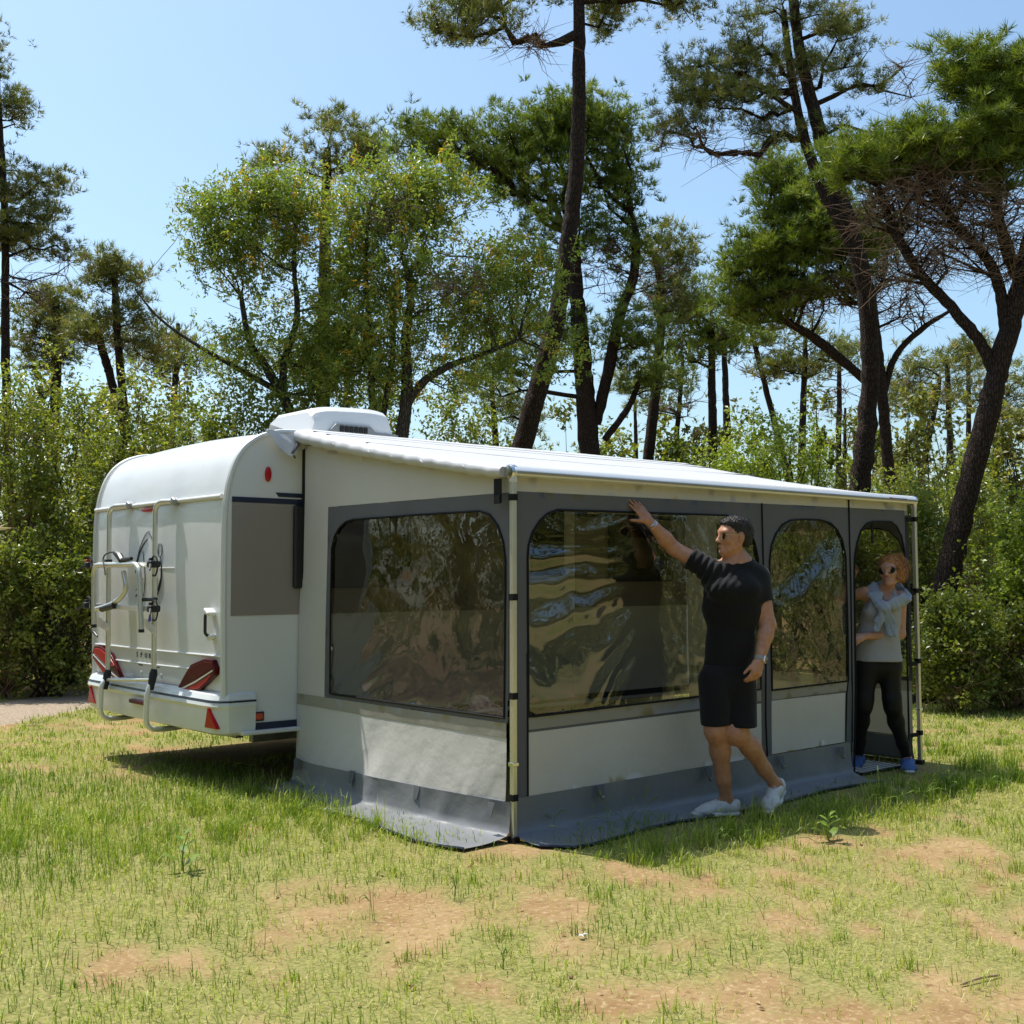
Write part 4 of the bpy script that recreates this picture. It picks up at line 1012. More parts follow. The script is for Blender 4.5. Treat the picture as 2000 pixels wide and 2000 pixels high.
# ------------------------------------------------------------------ man leaning a hand on the awning
A = lambda x, y, d: atd(x, y, d)
MAN = thing('person', A(1395, 1535, 7.1) * [1, 1, 0], 'man in black t-shirt and shorts reaching one hand up to the awning wall', 'person')
md = 7.10
HC = A(1386, 1013, md + .02)
hp_, hq, (hf, hl, hu), hs = head(HC, -RT * .95 - FH * .27 + np.array([0, 0, .03]), [0, 0, 1.0] + RT * .06, .232)
nb = A(1391, 1064, md + .04)
chest_f = nrmz(-FH * .93 - RT * .30); chest_s = nrmz(np.cross([0, 0, 1], chest_f)); 
shR, shL = A(1343, 1077, md + .0), A(1431, 1092, md + .03)
elR, elL = A(1270, 1034, md + .06), A(1449, 1178, md - .03)
wrR, wrL = A(1224, 982, md - .06), A(1433, 1247, md - .12)
# the raised hand lies on the wall
kn = on(1, -.035, 1205, 958); wrR = on(1, -.075, 1226, 984)
tors = [seg(A(1383, 1112, md + .02), A(1381, 1150, md + .02), .160, .154, .06, chest_s, .62, .64),
        seg(A(1381, 1150, md + .02), A(1378, 1220, md + .03), .146, .120, .06, chest_s, .67, .74),
        seg(A(1377, 1220, md + .03), A(1369, 1285, md + .03), .120, .134, .06, chest_s, .76, .76),
        seg(A(1350, 1083, md + .02), A(1425, 1092, md + .04), .078, .076, .06, [0, 0, 1], .92),
        ell(A(1362, 1113, md - .075), [chest_s, chest_f, [0, 0, 1]], (.078, .05, .06), .05), ell(A(1404, 1115, md - .055), [chest_s, chest_f, [0, 0, 1]], (.078, .05, .06), .05)]
neck = [seg(A(1387, 1045, md + .035), nb, .058, .066, .03), seg(nb, A(1386, 1090, md + .03), .068, .11, .05, chest_s, .7),
        seg(A(1365, 1074, md + .04), A(1391, 1062, md + .05), .05, .055, .05), seg(A(1414, 1080, md + .05), A(1396, 1062, md + .05), .05, .055, .05)]
armsU = [seg(shR, elR + (shR - elR) * .05, .060, .043, .04), seg(shL, elL, .059, .043, .04)]
armsF = [seg(elR, elR + (wrR - elR) * .35, .043, .045, .02), seg(elR + (wrR - elR) * .35, wrR, .045, .028, .02),
         seg(elL, elL + (wrL - elL) * .3, .043, .045, .02), seg(elL + (wrL - elL) * .3, wrL, .045, .028, .02)]
hR = hand(wrR, kn - wrR, nrmz([0, -1, 0] + np.array([0, 0, .1])), -RT, .97, curl=(.05, .05, .05, .06), spread=.05, thumb=(1.05, .1))
hL = hand(wrL, A(1424, 1284, md - .17) - wrL, -FH * .8 + RT * .45, -RT, .97, curl=(.42, .55, .6, .62), spread=.02, thumb=(.55, .35))
hipR, hipL = A(1349, 1285, md + .0), A(1394, 1287, md + .04)
knR, knL = A(1350, 1380, md - .07), A(1391, 1384, md - .05)
anR, anL = A(1371, 1500, md - .05), A(1455, 1473, md + .18)
def leg(h, k_, a, calf_back):
    m_ = k_ + (a - k_) * .28 + calf_back * .018
    return [seg(h, k_ + (h - k_) * .12, .086, .062, .04), seg(k_ + (h - k_) * .12, k_, .062, .056, .03), ell(k_ - calf_back * .012, np.eye(3), (.052, .052, .06), .03),
            seg(k_, m_, .054, .058, .03), seg(m_, k_ + (a - k_) * .68, .058, .042, .03), seg(k_ + (a - k_) * .68, a, .041, .036, .03)]
legsM = leg(hipR, knR, anR, nrmz(RT * .5 + FH)) + leg(hipL, knL, anL, nrmz(RT * .8 + FH * .4 + np.array([0, 0, .4])))
def foot(heel, toe, up, w=.045, h=.075):
    d = nrmz(np.array(toe) - np.array(heel)); u = nrmz(np.array(up) - d * (np.array(up) @ d)); s = np.cross(u, d); Ln = np.linalg.norm(np.array(toe) - np.array(heel))
    b = np.array(heel, float)
    return b, d, u, s, Ln
def shoe_prims(heel, toe, up, hi=.10, g=0.0):
    b, d, u, s, Ln = foot(heel, toe, up)
    q = lambda a, z, y=0.0: b + d * a * Ln + u * z + s * y
    up_ = [seg(q(.14, .055), q(.34, .06), .040 + g, .043 + g, .03, s, 1.15, 1.1), seg(q(.34, .058), q(.70, .040), .044 + g, .047 + g, .03, s, 1.0, .60),
           seg(q(.66, .036), q(.86, .028), .047 + g, .037 + g, .03, s, .62, .58), seg(q(.12, .06), q(.10, hi - .02), .037 + g, .033 + g, .03, s, 1.0),
           seg(q(.36, .07), q(.32, hi), .036 + g, .030 + g, .03, s, .8), seg(q(.42, .085), q(.62, .062), .026, .024, .02, s, .7)]
    so = [seg(q(.10, .016), q(.50, .016), .041 + g, .043 + g, .02, s, .48, .42, cap=.035), seg(q(.50, .016), q(.88, .018), .047 + g, .038 + g, .02, s, .38, .40, cap=.035)]
    return up_, so, (q, d, u, s, Ln)
def make_shoe(name, heel, toe, up, mu, ms, parent, hi=.10, lace=None):
    U_, So, (q, d, u, s, Ln) = shoe_prims(heel, toe, up, hi)
    o = fig_mesh(name, mu, parent, [(U_, [(q(0, .012), -u), (q(.22, hi), nrmz(u + d * -.0))], 0)], .005, 2)
    fig_mesh('sole', ms, o, [(So, [(q(0, .030), u), (q(0, .002), -u)], 0)], .005, 1)
    lc = MB()
    for k in range(6):
        t = .40 + k * .045; z = .105 - k * .0085
        lc.tube([q(t, z - .012, -.022), q(t + .012, z, -.008), q(t + .02, z, .008), q(t + .03, z - .012, .022)], .0035, 5)
    lc.build('laces', lace or M['stripewhite'], o); return o, q
g0 = on(2, .012, 1305, 1538)
toeR = on(2, .0, 1303, 1541); heelR = on(2, .0, 1398, 1539); heelR = toeR + nrmz(heelR - toeR) * .295
toeL = on(2, .012, 1446, 1540); hL2 = A(1478, 1487, md + .26); heelL = toeL + nrmz(hL2 - toeL) * .285
# move the ankles onto the feet
anR = heelR + nrmz(toeR - heelR) * .075 + np.array([0, 0, .09]); anL = heelL + nrmz(toeL - heelL) * .07 + nrmz(np.cross(np.cross(nrmz(toeL - heelL), [0, 0, 1]), nrmz(toeL - heelL))) * .085
legsM = leg(hipR, knR, anR, nrmz(RT * .7 + FH)) + leg(hipL, knL, anL, nrmz(RT * .8 + FH * .4 + np.array([0, 0, .4])))
upL = nrmz(np.cross(np.cross(nrmz(toeL - heelL), [0, 0, 1.0]), nrmz(toeL - heelL)))
feet = [seg(anR, anR - np.array([0, 0, .045]) + nrmz(toeR - heelR) * .08, .036, .030, .03), seg(anL, anL - upL * .045 + nrmz(toeL - heelL) * .08, .036, .030, .03)]
body = fig_mesh('body', M['skin_man'], MAN, [(infl(tors, -.012) + infl(neck, 0) + infl(armsU, 0) + armsF + legsM + feet, [], 0), (hp_, [], .02), (hR, [], .012), (hL, [], .012)], .007, 1)
# t-shirt: torso + sleeves, cut at hem, cuffs and neck
slR = shR + (elR - shR) * .55; slL = shL + (elL - shL) * .52
hemZ = A(1375, 1280, md)
def folds(V):
    a = V @ (chest_s * 1.0); z = V[:, 2]
    near = np.exp(-((V - shR) ** 2).sum(1) / .025)
    low = np.clip((1.18 - z) / .25, 0, 1)
    return .006 * near * np.sin((V @ nrmz(elR - shR)) * 150 + 3 * vnoise(V[:, 0] * 8, V[:, 1] * 8, V[:, 2] * 8, 3)) + .012 * low * (fbm(a * 6, z * 14, o=3, seed=101) - .5) + .008 * (fbm(a * 5, z * 6, V[:, 1] * 4, o=3, seed=102) - .5)
neck_cut = (A(1388, 1062, md) + chest_f * .02, nrmz(np.array([0, 0, 1.0]) + chest_f * .35))
shirt = fig_mesh('t_shirt', M['blackcloth'], MAN, [
    (infl(tors[:2] + tors[3:], .008) + infl(tors[2:3], .011) + [seg(nb + [0, 0, -.02], A(1386, 1092, md + .03), .080, .12, .05, chest_s, .72)] + infl(neck[2:], .010), [(hemZ, np.array([0, 0, -1.0])), neck_cut], 0),
    (infl([seg(shR, elR, .066, .060, .04)], .004), [(slR, nrmz(elR - shR))], .05), (infl([seg(shL, elL, .064, .056, .04)], .004), [(slL, nrmz(elL - shL))], .045)], .0065, 2, folds)
# shorts
wst = A(1375, 1262, md + .03)
def sfold(V): return .012 * (fbm(V @ RT * 7, V[:, 2] * 5, V @ FH * 5, o=3, seed=104) - .45) * np.clip((wst[2] - V[:, 2]) / .15, 0, 1)
hemR, hemL = A(1349, 1366, md), A(1397, 1370, md)
shorts = fig_mesh('shorts', M['blackcloth'], MAN, [
    (infl([seg(A(1372, 1262, md + .03), A(1370, 1298, md + .03), .140, .146, .05, chest_s, .78)], .002) +
     [seg(hipR, knR + (hipR - knR) * .02, .102, .080, .025), seg(hipL, knL + (hipL - knL) * .02 + RT * .028, .102, .086, .025)],
     [(A(1375, 1255, md), np.array([0, 0, 1.0])), lambda X, Y, Z: np.where((X - hemR[0]) * RT[0] + (Y - hemR[1]) * RT[1] > .075, hemL[2], hemR[2]) - Z], 0)], .006, 2, sfold)
_o1, _ = make_shoe('shoe', heelR, toeR, [0, 0, 1], M['whiteshoe'], M['shoesole'], MAN, .095)
_o2, _ = make_shoe('shoe', heelL, toeL, upL, M['whiteshoe'], M['shoesole'], MAN, .095)
# piping stripe on the outer leg of the shorts
stp = MB(); 
for dx in (0, 5):
    stp.tube([A(1418 + dx * .8 + 1, 1310, md - .0), A(1420 + dx, 1340, md), A(1421 + dx, 1368, md)], .0025, 5)
stp.build('side_stripe', M['stripewhite'], shorts)
# hair
def hairline(X, Y, Z):
    qx, qy, qz = X - HC[0], Y - HC[1], Z - HC[2]
    a = (qx * hf[0] + qy * hf[1] + qz * hf[2]) / hs; b = (qx * hu[0] + qy * hu[1] + qz * hu[2]) / hs
    front = .052 - .35 * (a - .03)            # height of the hairline in front of the ear
    lim = np.where(a > .012, np.where(a > .058, .066 + (a - .058) * .4, .012 + (a - .012) * 1.05), np.where(a > -.02, .012, -.055))
    return (lim - b) * .7
hair = fig_mesh('hair', M['hairdark'], MAN, [([ell(hq(-.014, .042), [hf, hl, hu], np.array([.099, .0765, .087]) * hs, .02), ell(hq(.03, .085), [hf, hl, hu], np.array([.052, .055, .026]) * hs, .03), ell(hq(-.060, -.01), [hf, hl, hu], np.array([.042, .060, .058]) * hs, .03)], [hairline], 0)], .004, 1,
                lambda V: .007 * (vnoise(V[:, 0] * 150, V[:, 1] * 150, V[:, 2] * 150, 9) - .5) * np.clip((((V - HC) @ hu) + .02) / .08, .35, 1))
def hair_blades(o, n, ln, flow, m, seed, wid=.0012, jit=.5):
    r_ = np.random.default_rng(seed); me = o.data; nv = len(me.vertices); co = np.empty(nv * 3); me.vertices.foreach_get('co', co); co = co.reshape(-1, 3)
    no = np.empty(nv * 3); me.vertex_normals.foreach_get('vector', no); no = no.reshape(-1, 3)
    i = r_.integers(0, nv, n); p = co[i] + r_.normal(0, .002, (n, 3)); d = no[i] * .55 + np.array(flow) * .6 + r_.normal(size=(n, 3)) * jit; d /= np.linalg.norm(d, axis=1)[:, None]
    s = np.cross(d, r_.normal(size=(n, 3))); s /= np.linalg.norm(s, axis=1)[:, None]; L_ = ln * r_.uniform(.5, 1.2, n)
    V = np.stack([p - s * wid, p + s * wid, p + d * L_[:, None] + no[i] * .001], 1).reshape(-1, 3)
    q = np_mesh('hair_strands', V, np.arange(3 * n).reshape(-1, 3), m, o, smooth=False); q['kind'] = 'stuff'; return q
hair_blades(hair, 5200, .009, hu * .5 + hf * .25, M['hairdark'], 5)
def glasses(parent, q, f, l, u, s, lensm, framem, rx, rz, fr, zc=.002, big=False):
    g = MB(); wire = MB(); fwd_ = .094
    for sg in (1, -1):
        c = q(fwd_, zc, .033 * sg); n_ = nrmz(f + l * sg * .18); h = nrmz(l * sg - n_ * (l * sg @ n_)); ring = []
        for i in range(22):
            a = 2 * math.pi * i / 22; k = 1 + (.10 * math.sin(2 * a) * -1 if not big else 0)
            ring.append(c + (h * rx * math.cos(a) * (1.0) + u * rz * math.sin(a) * k) * s)
        g._add(ring + [r - n_ * .003 for r in ring], [tuple(range(22)), tuple(range(43, 21, -1))])
        wire.tube(ring, fr, 6, closed=True)
        wire.tube([c + h * rx * s + u * .006 * s, q(.05, zc + .008, .073 * sg), q(.0, zc + .006, .079 * sg), q(-.025, zc - .006, .078 * sg)], fr, 6)
    wire.tube([q(fwd_ + .004, zc + .006, .012), q(fwd_ + .008, zc + .009, 0), q(fwd_ + .004, zc + .006, -.012)], fr, 6)
    o = wire.build('sunglasses', framem, parent); g.build('lenses', lensm, o, smooth=False); return o
glasses(MAN, hq, hf, hl, hu, hs, M['lens'], M['goldwire'], .027, .023, .0016, zc=.004)
# watch and bracelets
def band(c, ax, r, w, name, m, parent, sq=1.0):
    return MB().lathe(c, ax, [(r * .9, -w / 2), (r, -w / 2), (r * 1.04, 0), (r, w / 2), (r * .9, w / 2)], 20).build(name, m, parent)
wax = nrmz(wrL - elL); wc = wrL - wax * .012
wt = band(wc, wax, .0335, .024, 'wristwatch', M['watchstrap'], MAN)
wn_ = nrmz(-FH * .55 + RT * .85); wn_ = nrmz(wn_ - wax * (wn_ @ wax)); wz = np.cross(wax, wn_)
R3 = Matrix((wz, wax, wn_)).transposed()
MB().box(wc + wn_ * .033, (.034, .040, .012), R3).build('watch_case', M['alupale'], wt, bevel=.005, seg=3)
MB().box(wc + wn_ * .0395, (.028, .034, .002), R3).build('watch_face', M['lens'], wt, bevel=.003)
bax = nrmz(wrR - elR)
for k, (o_, t) in enumerate(((.014, .0), (.024, .15), (.032, -.1))):
    c = wrR - bax * o_; e = nrmz(bax + np.array([t, 0, t])); pts_ = []
    u_ = nrmz(np.cross(e, [0, 0, 1])); w_ = np.cross(e, u_)
    MB().tube([c + .0325 * (math.cos(a) * u_ + math.sin(a) * w_) for a in np.linspace(0, 2 * math.pi, 25)[:-1]], .0022, 5, closed=True).build('bracelet', M['steel'], MAN)

# ------------------------------------------------------------------ woman in the doorway
wd_ = 8.74
WOM = thing('person', (on(2, 0, 1660, 1440)) * [1, 1, 0], 'woman in grey vest and black leggings standing in the awning doorway, sweatshirt over her shoulders', 'person')
WC = A(1681, 1079, wd_ - .02)
wp_, wq, (wf, wl, wu), ws = head(WC, -FH * .80 - RT * .62 + np.array([0, 0, .08]), [0, 0, 1.0] - RT * .12, .222, True)
cf = nrmz(-FH * .95 - RT * .22); cs = nrmz(np.cross([0, 0, 1], cf))
w_shR, w_shL = A(1632, 1118, wd_ + .0), A(1699, 1127, wd_ + .0)
w_elR, w_elL = A(1590, 1128, wd_ + .08), A(1699, 1196, wd_ - .02)
w_wrR = A(1604, 1094, wd_ + .06); w_wrL = A(1627, 1201, wd_ - .15)
wt_ = [seg(A(1666, 1142, wd_), A(1662, 1172, wd_), .132, .122, .05, cs, .64, .66), seg(A(1661, 1172, wd_), A(1657, 1208, wd_), .120, .118, .05, cs, .68, .70),
       seg(A(1656, 1208, wd_), A(1655, 1246, wd_), .120, .160, .06, cs, .74, .68), seg(A(1638, 1122, wd_), A(1694, 1128, wd_), .052, .052, .05),
       ell(A(1648, 1154, wd_ - .062), [cs, cf, [0, 0, 1]], (.058, .050, .058), .05), ell(A(1674, 1155, wd_ - .055), [cs, cf, [0, 0, 1]], (.058, .050, .058), .05)]
wn2 = [seg(A(1677, 1098, wd_ + .01), A(1670, 1121, wd_ + .02), .046, .052, .03), seg(A(1670, 1119, wd_ + .02), A(1667, 1135, wd_), .055, .10, .05, cs, .7)]
w_arms = [seg(w_shR, w_elR, .044, .034, .03), seg(w_shL, w_elL, .044, .035, .03), seg(w_elR, w_wrR, .034, .024, .02), seg(w_elL, w_elL + (w_wrL - w_elL) * .3, .036, .036, .02), seg(w_elL + (w_wrL - w_elL) * .3, w_wrL, .036, .024, .02)]
w_hL = hand(w_wrL, A(1612, 1203, wd_ - .17) - w_wrL, -FH * .6 + np.array([0, 0, .8]), -FH, .88, curl=(.75, .8, .82, .85), spread=.0, thumb=(.5, .5))
w_hR = hand(w_wrR, A(1611, 1074, wd_ + .03) - w_wrR, FH, -RT, .86, curl=(.35, .4, .45, .5), spread=.02, thumb=(.6, .2))
w_hipR, w_hipL = A(1636, 1252, wd_), A(1677, 1252, wd_)
w_knR, w_knL = A(1629, 1334, wd_ - .03), A(1684, 1334, wd_ - .03)
w_toeR = on(2, .0, 1608, 1455); w_heR = w_toeR + nrmz(on(2, 0, 1634, 1440) - w_toeR) * .25
w_toeL = on(2, .0, 1717, 1462); w_heL = w_toeL + nrmz(on(2, 0, 1698, 1434) - w_toeL) * .25
w_anR = w_heR + nrmz(w_toeR - w_heR) * .065 + np.array([0, 0, .085]); w_anL = w_heL + nrmz(w_toeL - w_heL) * .065 + np.array([0, 0, .085])
def wleg(h, k_, a):
    m_ = k_ + (a - k_) * .28 + FH * .016
    return [seg(h, k_, .088, .053, .05), seg(k_ + (h - k_) * .15, m_, .055, .051, .05), seg(m_, k_ + (a - k_) * .7, .051, .037, .04), seg(k_ + (a - k_) * .7, a, .037, .032, .03)]
wl_ = wleg(w_hipR, w_knR, w_anR) + wleg(w_hipL, w_knL, w_anL)
wfeet = [seg(w_anR, w_anR - np.array([0, 0, .045]) + nrmz(w_toeR - w_heR) * .07, .032, .027, .03), seg(w_anL, w_anL - np.array([0, 0, .045]) + nrmz(w_toeL - w_heL) * .07, .032, .027, .03)]
fig_mesh('body', M['skin_woman'], WOM, [(infl(wt_, -.010) + wn2 + w_arms + infl(wl_, -.004) + wfeet, [], 0), (wp_, [], .02), (w_hL, [], .01), (w_hR, [], .01)], .008, 1)
def wfold(V): return .010 * (fbm(V @ RT * 9, V[:, 2] * 7, V @ FH * 6, o=3, seed=111) - .5)
fig_mesh('vest', M['greytank'], WOM, [(infl(wt_[:2] + wt_[3:], .006) + infl(wt_[2:3], .020), [(A(1655, 1247, wd_), np.array([0, 0, -1.0])), lambda X, Y, Z: np.minimum((X - (w_shR + (w_shL - w_shR) * .13)[0]) * nrmz(w_shR - w_shL)[0] + (Y - (w_shR + (w_shL - w_shR) * .13)[1]) * nrmz(w_shR - w_shL)[1] + .35 * (Z - w_shR[2]), Z - A(1640, 1150, wd_)[2]), lambda X, Y, Z: np.minimum((X - (w_shL + (w_shR - w_shL) * .13)[0]) * nrmz(w_shL - w_shR)[0] + (Y - (w_shL + (w_shR - w_shL) * .13)[1]) * nrmz(w_shL - w_shR)[1] + .35 * (Z - w_shL[2]), Z - A(1640, 1150, wd_)[2]),
     lambda X, Y, Z: -(np.sqrt(((X - A(1670, 1117, wd_ - .08)[0]) / .072) ** 2 + ((Y - A(1670, 1117, wd_ - .08)[1]) / .072) ** 2 + ((Z - A(1670, 1117, wd_ - .08)[2]) / .10) ** 2) - 1) * .07], 0)], .0065, 2, wfold)
fig_mesh('leggings', M['leggings'], WOM, [(infl(wl_, .003) + infl([seg(A(1656, 1236, wd_), A(1656, 1255, wd_), .138, .146, .05, cs, .70)], .0), [(A(1655, 1232, wd_), np.array([0, 0, 1.0])), (w_anR - [0, 0, .01], np.array([0, 0, -1.0]))], 0)], .0075, 2, lambda V: .004 * (fbm(V[:, 0] * 9, V[:, 1] * 9, V[:, 2] * 16, o=2, seed=113) - .5))
make_shoe('shoe', w_heR, w_toeR, [0, 0, 1], M['blueshoe'], M['shoesole'], WOM, .09, M['blueshoe'])
make_shoe('shoe', w_heL, w_toeL, [0, 0, 1], M['blueshoe'], M['shoesole'], WOM, .09, M['blueshoe'])
# sweatshirt tied round the shoulders
kz = A(1668, 1149, wd_ - .17)
sw = [seg(A(1648, 1108, wd_ + .02), A(1650, 1122, wd_ - .085), .040, .042, .03, cs, .40), seg(A(1650, 1122, wd_ - .085), A(1659, 1140, wd_ - .150), .042, .034, .03, cs, .42), seg(A(1659, 1140, wd_ - .150), kz, .032, .026, .02, cs, .6),
      seg(A(1708, 1122, wd_ + .03), A(1706, 1131, wd_ - .055), .050, .052, .03, RT, .30), seg(A(1706, 1131, wd_ - .055), A(1690, 1138, wd_ - .125), .052, .046, .03, [0, 0, 1], .38), seg(A(1690, 1138, wd_ - .125), kz, .046, .028, .02, [0, 0, 1], .5),
      seg(A(1648, 1108, wd_ + .02), A(1658, 1112, wd_ + .10), .036, .04, .04, [0, 0, 1], .5), seg(A(1658, 1112, wd_ + .10), A(1695, 1117, wd_ + .11), .05, .05, .04, [0, 0, 1], .5), seg(A(1695, 1117, wd_ + .11), A(1708, 1122, wd_ + .03), .05, .045, .04, [0, 0, 1], .5),
      ell(kz, [cs, cf, [0, 0, 1]], (.038, .026, .028), .015), seg(kz, A(1656, 1176, wd_ - .160), .026, .036, .012, cs, .34), seg(A(1656, 1177, wd_ - .160), A(1653, 1190, wd_ - .162), .027, .025, .004, cs, .4, cap=.008),
      seg(kz, A(1681, 1178, wd_ - .155), .030, .048, .012, cs, .34), seg(A(1682, 1181, wd_ - .158), A(1682, 1200, wd_ - .162), .041, .041, .004, cs, .36, cap=.008)]
fig_mesh('sweatshirt', M['sweater'], WOM, [(sw, [], 0)], .006, 1, lambda V: .016 * (fbm((V @ RT) * 42 + V[:, 2] * 10, V[:, 2] * 12, V @ FH * 12, o=3, seed=115) - .5) - .0025 * np.abs(np.sin((V @ RT) * 70 + 5 * vnoise(V[:, 2] * 9, V[:, 2] * 3, seed=7) + V[:, 2] * 30)) ** 3)
glasses(WOM, wq, wf, wl, wu, ws, M['lens'], M['blackpl'], .030, .024, .004, zc=.004, big=True)
hpz = [ell(wq(-.018, .044), [wf, wl, wu], np.array([.104, .083, .090]) * ws, .02), ell(wq(-.085, .00, .02), [wf, wl, wu], np.array([.052, .062, .062]) * ws, .03), ell(wq(-.03, -.03, .066), [wf, wl, wu], np.array([.05, .022, .06]) * ws, .03),
       seg(wq(.062, .085, .02), wq(.045, -.07, .075), .016 * ws, .008 * ws, .02), seg(wq(.05, .09, -.02), wq(.02, .02, -.078), .018 * ws, .010 * ws, .02)]
def wline(X, Y, Z):
    qx, qy, qz = X - WC[0], Y - WC[1], Z - WC[2]
    a = (qx * wf[0] + qy * wf[1] + qz * wf[2]) / ws; b = (qx * wu[0] + qy * wu[1] + qz * wu[2]) / ws; c = (qx * wl[0] + qy * wl[1] + qz * wl[2]) / ws
    lim = np.where(a > .0, np.where(np.abs(c) > .06, -.09, .055), -.075); return (lim - b) * .7
wh = fig_mesh('hair', M['hairblond'], WOM, [(hpz, [wline], 0)], .0045, 1, lambda V: .008 * (fbm(V[:, 0] * 50, V[:, 1] * 50, V[:, 2] * 35, o=2, seed=117) - .45))
hair_blades(wh, 5200, .022, -wu * .9 - wf * .2, M['hairblond'], 6, .0011, .55)
st = MB(); rg = random.Random(4)
for i in range(70):
    a = rg.uniform(-1.2, 1.2); p0 = wq(rg.uniform(-.1, .06), rg.uniform(.07, .13), rg.uniform(-.06, .07)); p1 = wq(rg.uniform(-.15, .0), rg.uniform(-.06, .10), rg.uniform(.03, .11))
    st.tube(spline([p0, (p0 + p1) / 2 + wu * rg.uniform(.0, .05) + wl * rg.uniform(0, .03) - wf * rg.uniform(0, .03), p1], 4), .0013, 3, cap=False)
st.build('loose_strands', M['hairblond'], wh)
# ------------------------------------------------------------------ trees
M['bark'] = None
def barkmat(name, c1_, c2_, sc=9.0):
    m, t, o = nt(name)
    p = N(t, 'BsdfPrincipled', Roughness=.9); p.inputs['Specular IOR Level'].default_value = .15
    tc = N(t, 'TexCoord'); mp = N(t, 'Mapping'); mp.inputs['Scale'].default_value = (1, 1, .28); L(t, tc.outputs['Object'], mp.inputs[0])
    v = N(t, 'TexVoronoi', Scale=sc, Randomness=1.0); v.feature = 'DISTANCE_TO_EDGE'; L(t, mp.outputs[0], v.inputs['Vector'])
    n = N(t, 'TexNoise', Scale=sc * 1.6, Detail=5.0); L(t, mp.outputs[0], n.inputs['Vector'])
    mr = N(t, 'MapRange'); mr.inputs[1].default_value = .0; mr.inputs[2].default_value = .16; L(t, v.outputs[0], mr.inputs[0])
    a = N(t, 'Math', _operation='MULTIPLY'); L(t, mr.outputs[0], a.inputs[0]); L(t, n.outputs[0], a.inputs[1])
    mx = N(t, 'Mix', _data_type='RGBA'); mx.inputs[6].default_value = rgba(c1_); mx.inputs[7].default_value = rgba(c2_); L(t, a.outputs[0], mx.inputs[0])
    L(t, mx.outputs[2], p.inputs['Base Color'])
    b = N(t, 'Bump', Strength=.9, Distance=.05); L(t, a.outputs[0], b.inputs['Height']); L(t, b.outputs[0], p.inputs['Normal'])
    L(t, p.outputs[0], o.inputs[0]); return m
M['pinebark'] = barkmat('pine_bark', (.030, .020, .015), (.105, .070, .053), 38)
M['greybark'] = barkmat('grey_bark', (.05, .042, .035), (.17, .145, .12), 40)
M['pine'] = leafmat('pine_needles', [(0, (0.078, 0.098, 0.024)), (.45, (0.172, 0.186, 0.046)), (.8, (0.270, 0.260, 0.070)), (1, (0.33, 0.25, 0.09))], .45, .30, .4)
M['stonepine'] = leafmat('stone_pine_needles', [(0, (0.078, 0.116, 0.017)), (.5, (0.158, 0.208, 0.026)), (1, (0.28, 0.31, 0.045))], .45, .30, .35)
M['oliveleaf'] = leafmat('broad_leaves', [(0, (0.104, 0.152, 0.026)), (.5, (0.192, 0.254, 0.041)), (.9, (0.296, 0.319, 0.066)), (.97, (0.416, 0.334, 0.042)), (1, (0.512, 0.304, 0.030))], .36, .42, .5)
M['shrubleaf'] = leafmat('shrub_leaves', [(0, (0.096, 0.131, 0.024)), (.5, (0.192, 0.232, 0.036)), (.9, (0.296, 0.297, 0.060)), (1, (0.368, 0.304, 0.084))], .34, .40, .55)
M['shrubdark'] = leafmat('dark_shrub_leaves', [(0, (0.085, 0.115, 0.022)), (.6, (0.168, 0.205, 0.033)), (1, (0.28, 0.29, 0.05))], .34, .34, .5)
M['shrubbright'] = leafmat('bright_shrub_leaves', [(0, (0.136, 0.189, 0.030)), (.5, (0.240, 0.304, 0.046)), (1, (0.352, 0.377, 0.072))], .38, .40, .45)
M['deadtwig'] = pbr('dead_twigs', (.16, .10, .065), .9, spec=.1, var=(3, (.27, .19, .13), 2, .4, .6))

def tri_tubes(chains):
    """chains: list of (pts (n,3), radii, sides) -> V, F quads"""
    Vs, Fs, b = [], [], 0
    for P, R_, k in chains:
        P = np.asarray(P); n = len(P)
        T = np.empty_like(P); T[1:-1] = P[2:] - P[:-2]; T[0] = P[1] - P[0]; T[-1] = P[-1] - P[-2]
        T /= np.linalg.norm(T, axis=1)[:, None] + 1e-9
        ref = np.array([.31, .95, .05]) if abs(T[0][2]) > .5 else np.array([0, 0, 1.0])
        U = np.cross(T, ref); U /= np.linalg.norm(U, axis=1)[:, None] + 1e-9; Wv = np.cross(T, U)
        a = np.arange(k) * 2 * math.pi / k
        V = P[:, None] + np.asarray(R_)[:, None, None] * (np.cos(a)[None, :, None] * U[:, None] + np.sin(a)[None, :, None] * Wv[:, None])
        Vs.append(V.reshape(-1, 3)); i, j = np.meshgrid(np.arange(n - 1), np.arange(k), indexing='ij'); q = b + i * k; j2 = (j + 1) % k
        Fs.append(np.stack([q + j, q + j2, q + k + j2, q + k + j], -1).reshape(-1, 4)); b += n * k
    return np.vstack(Vs), np.vstack(Fs)
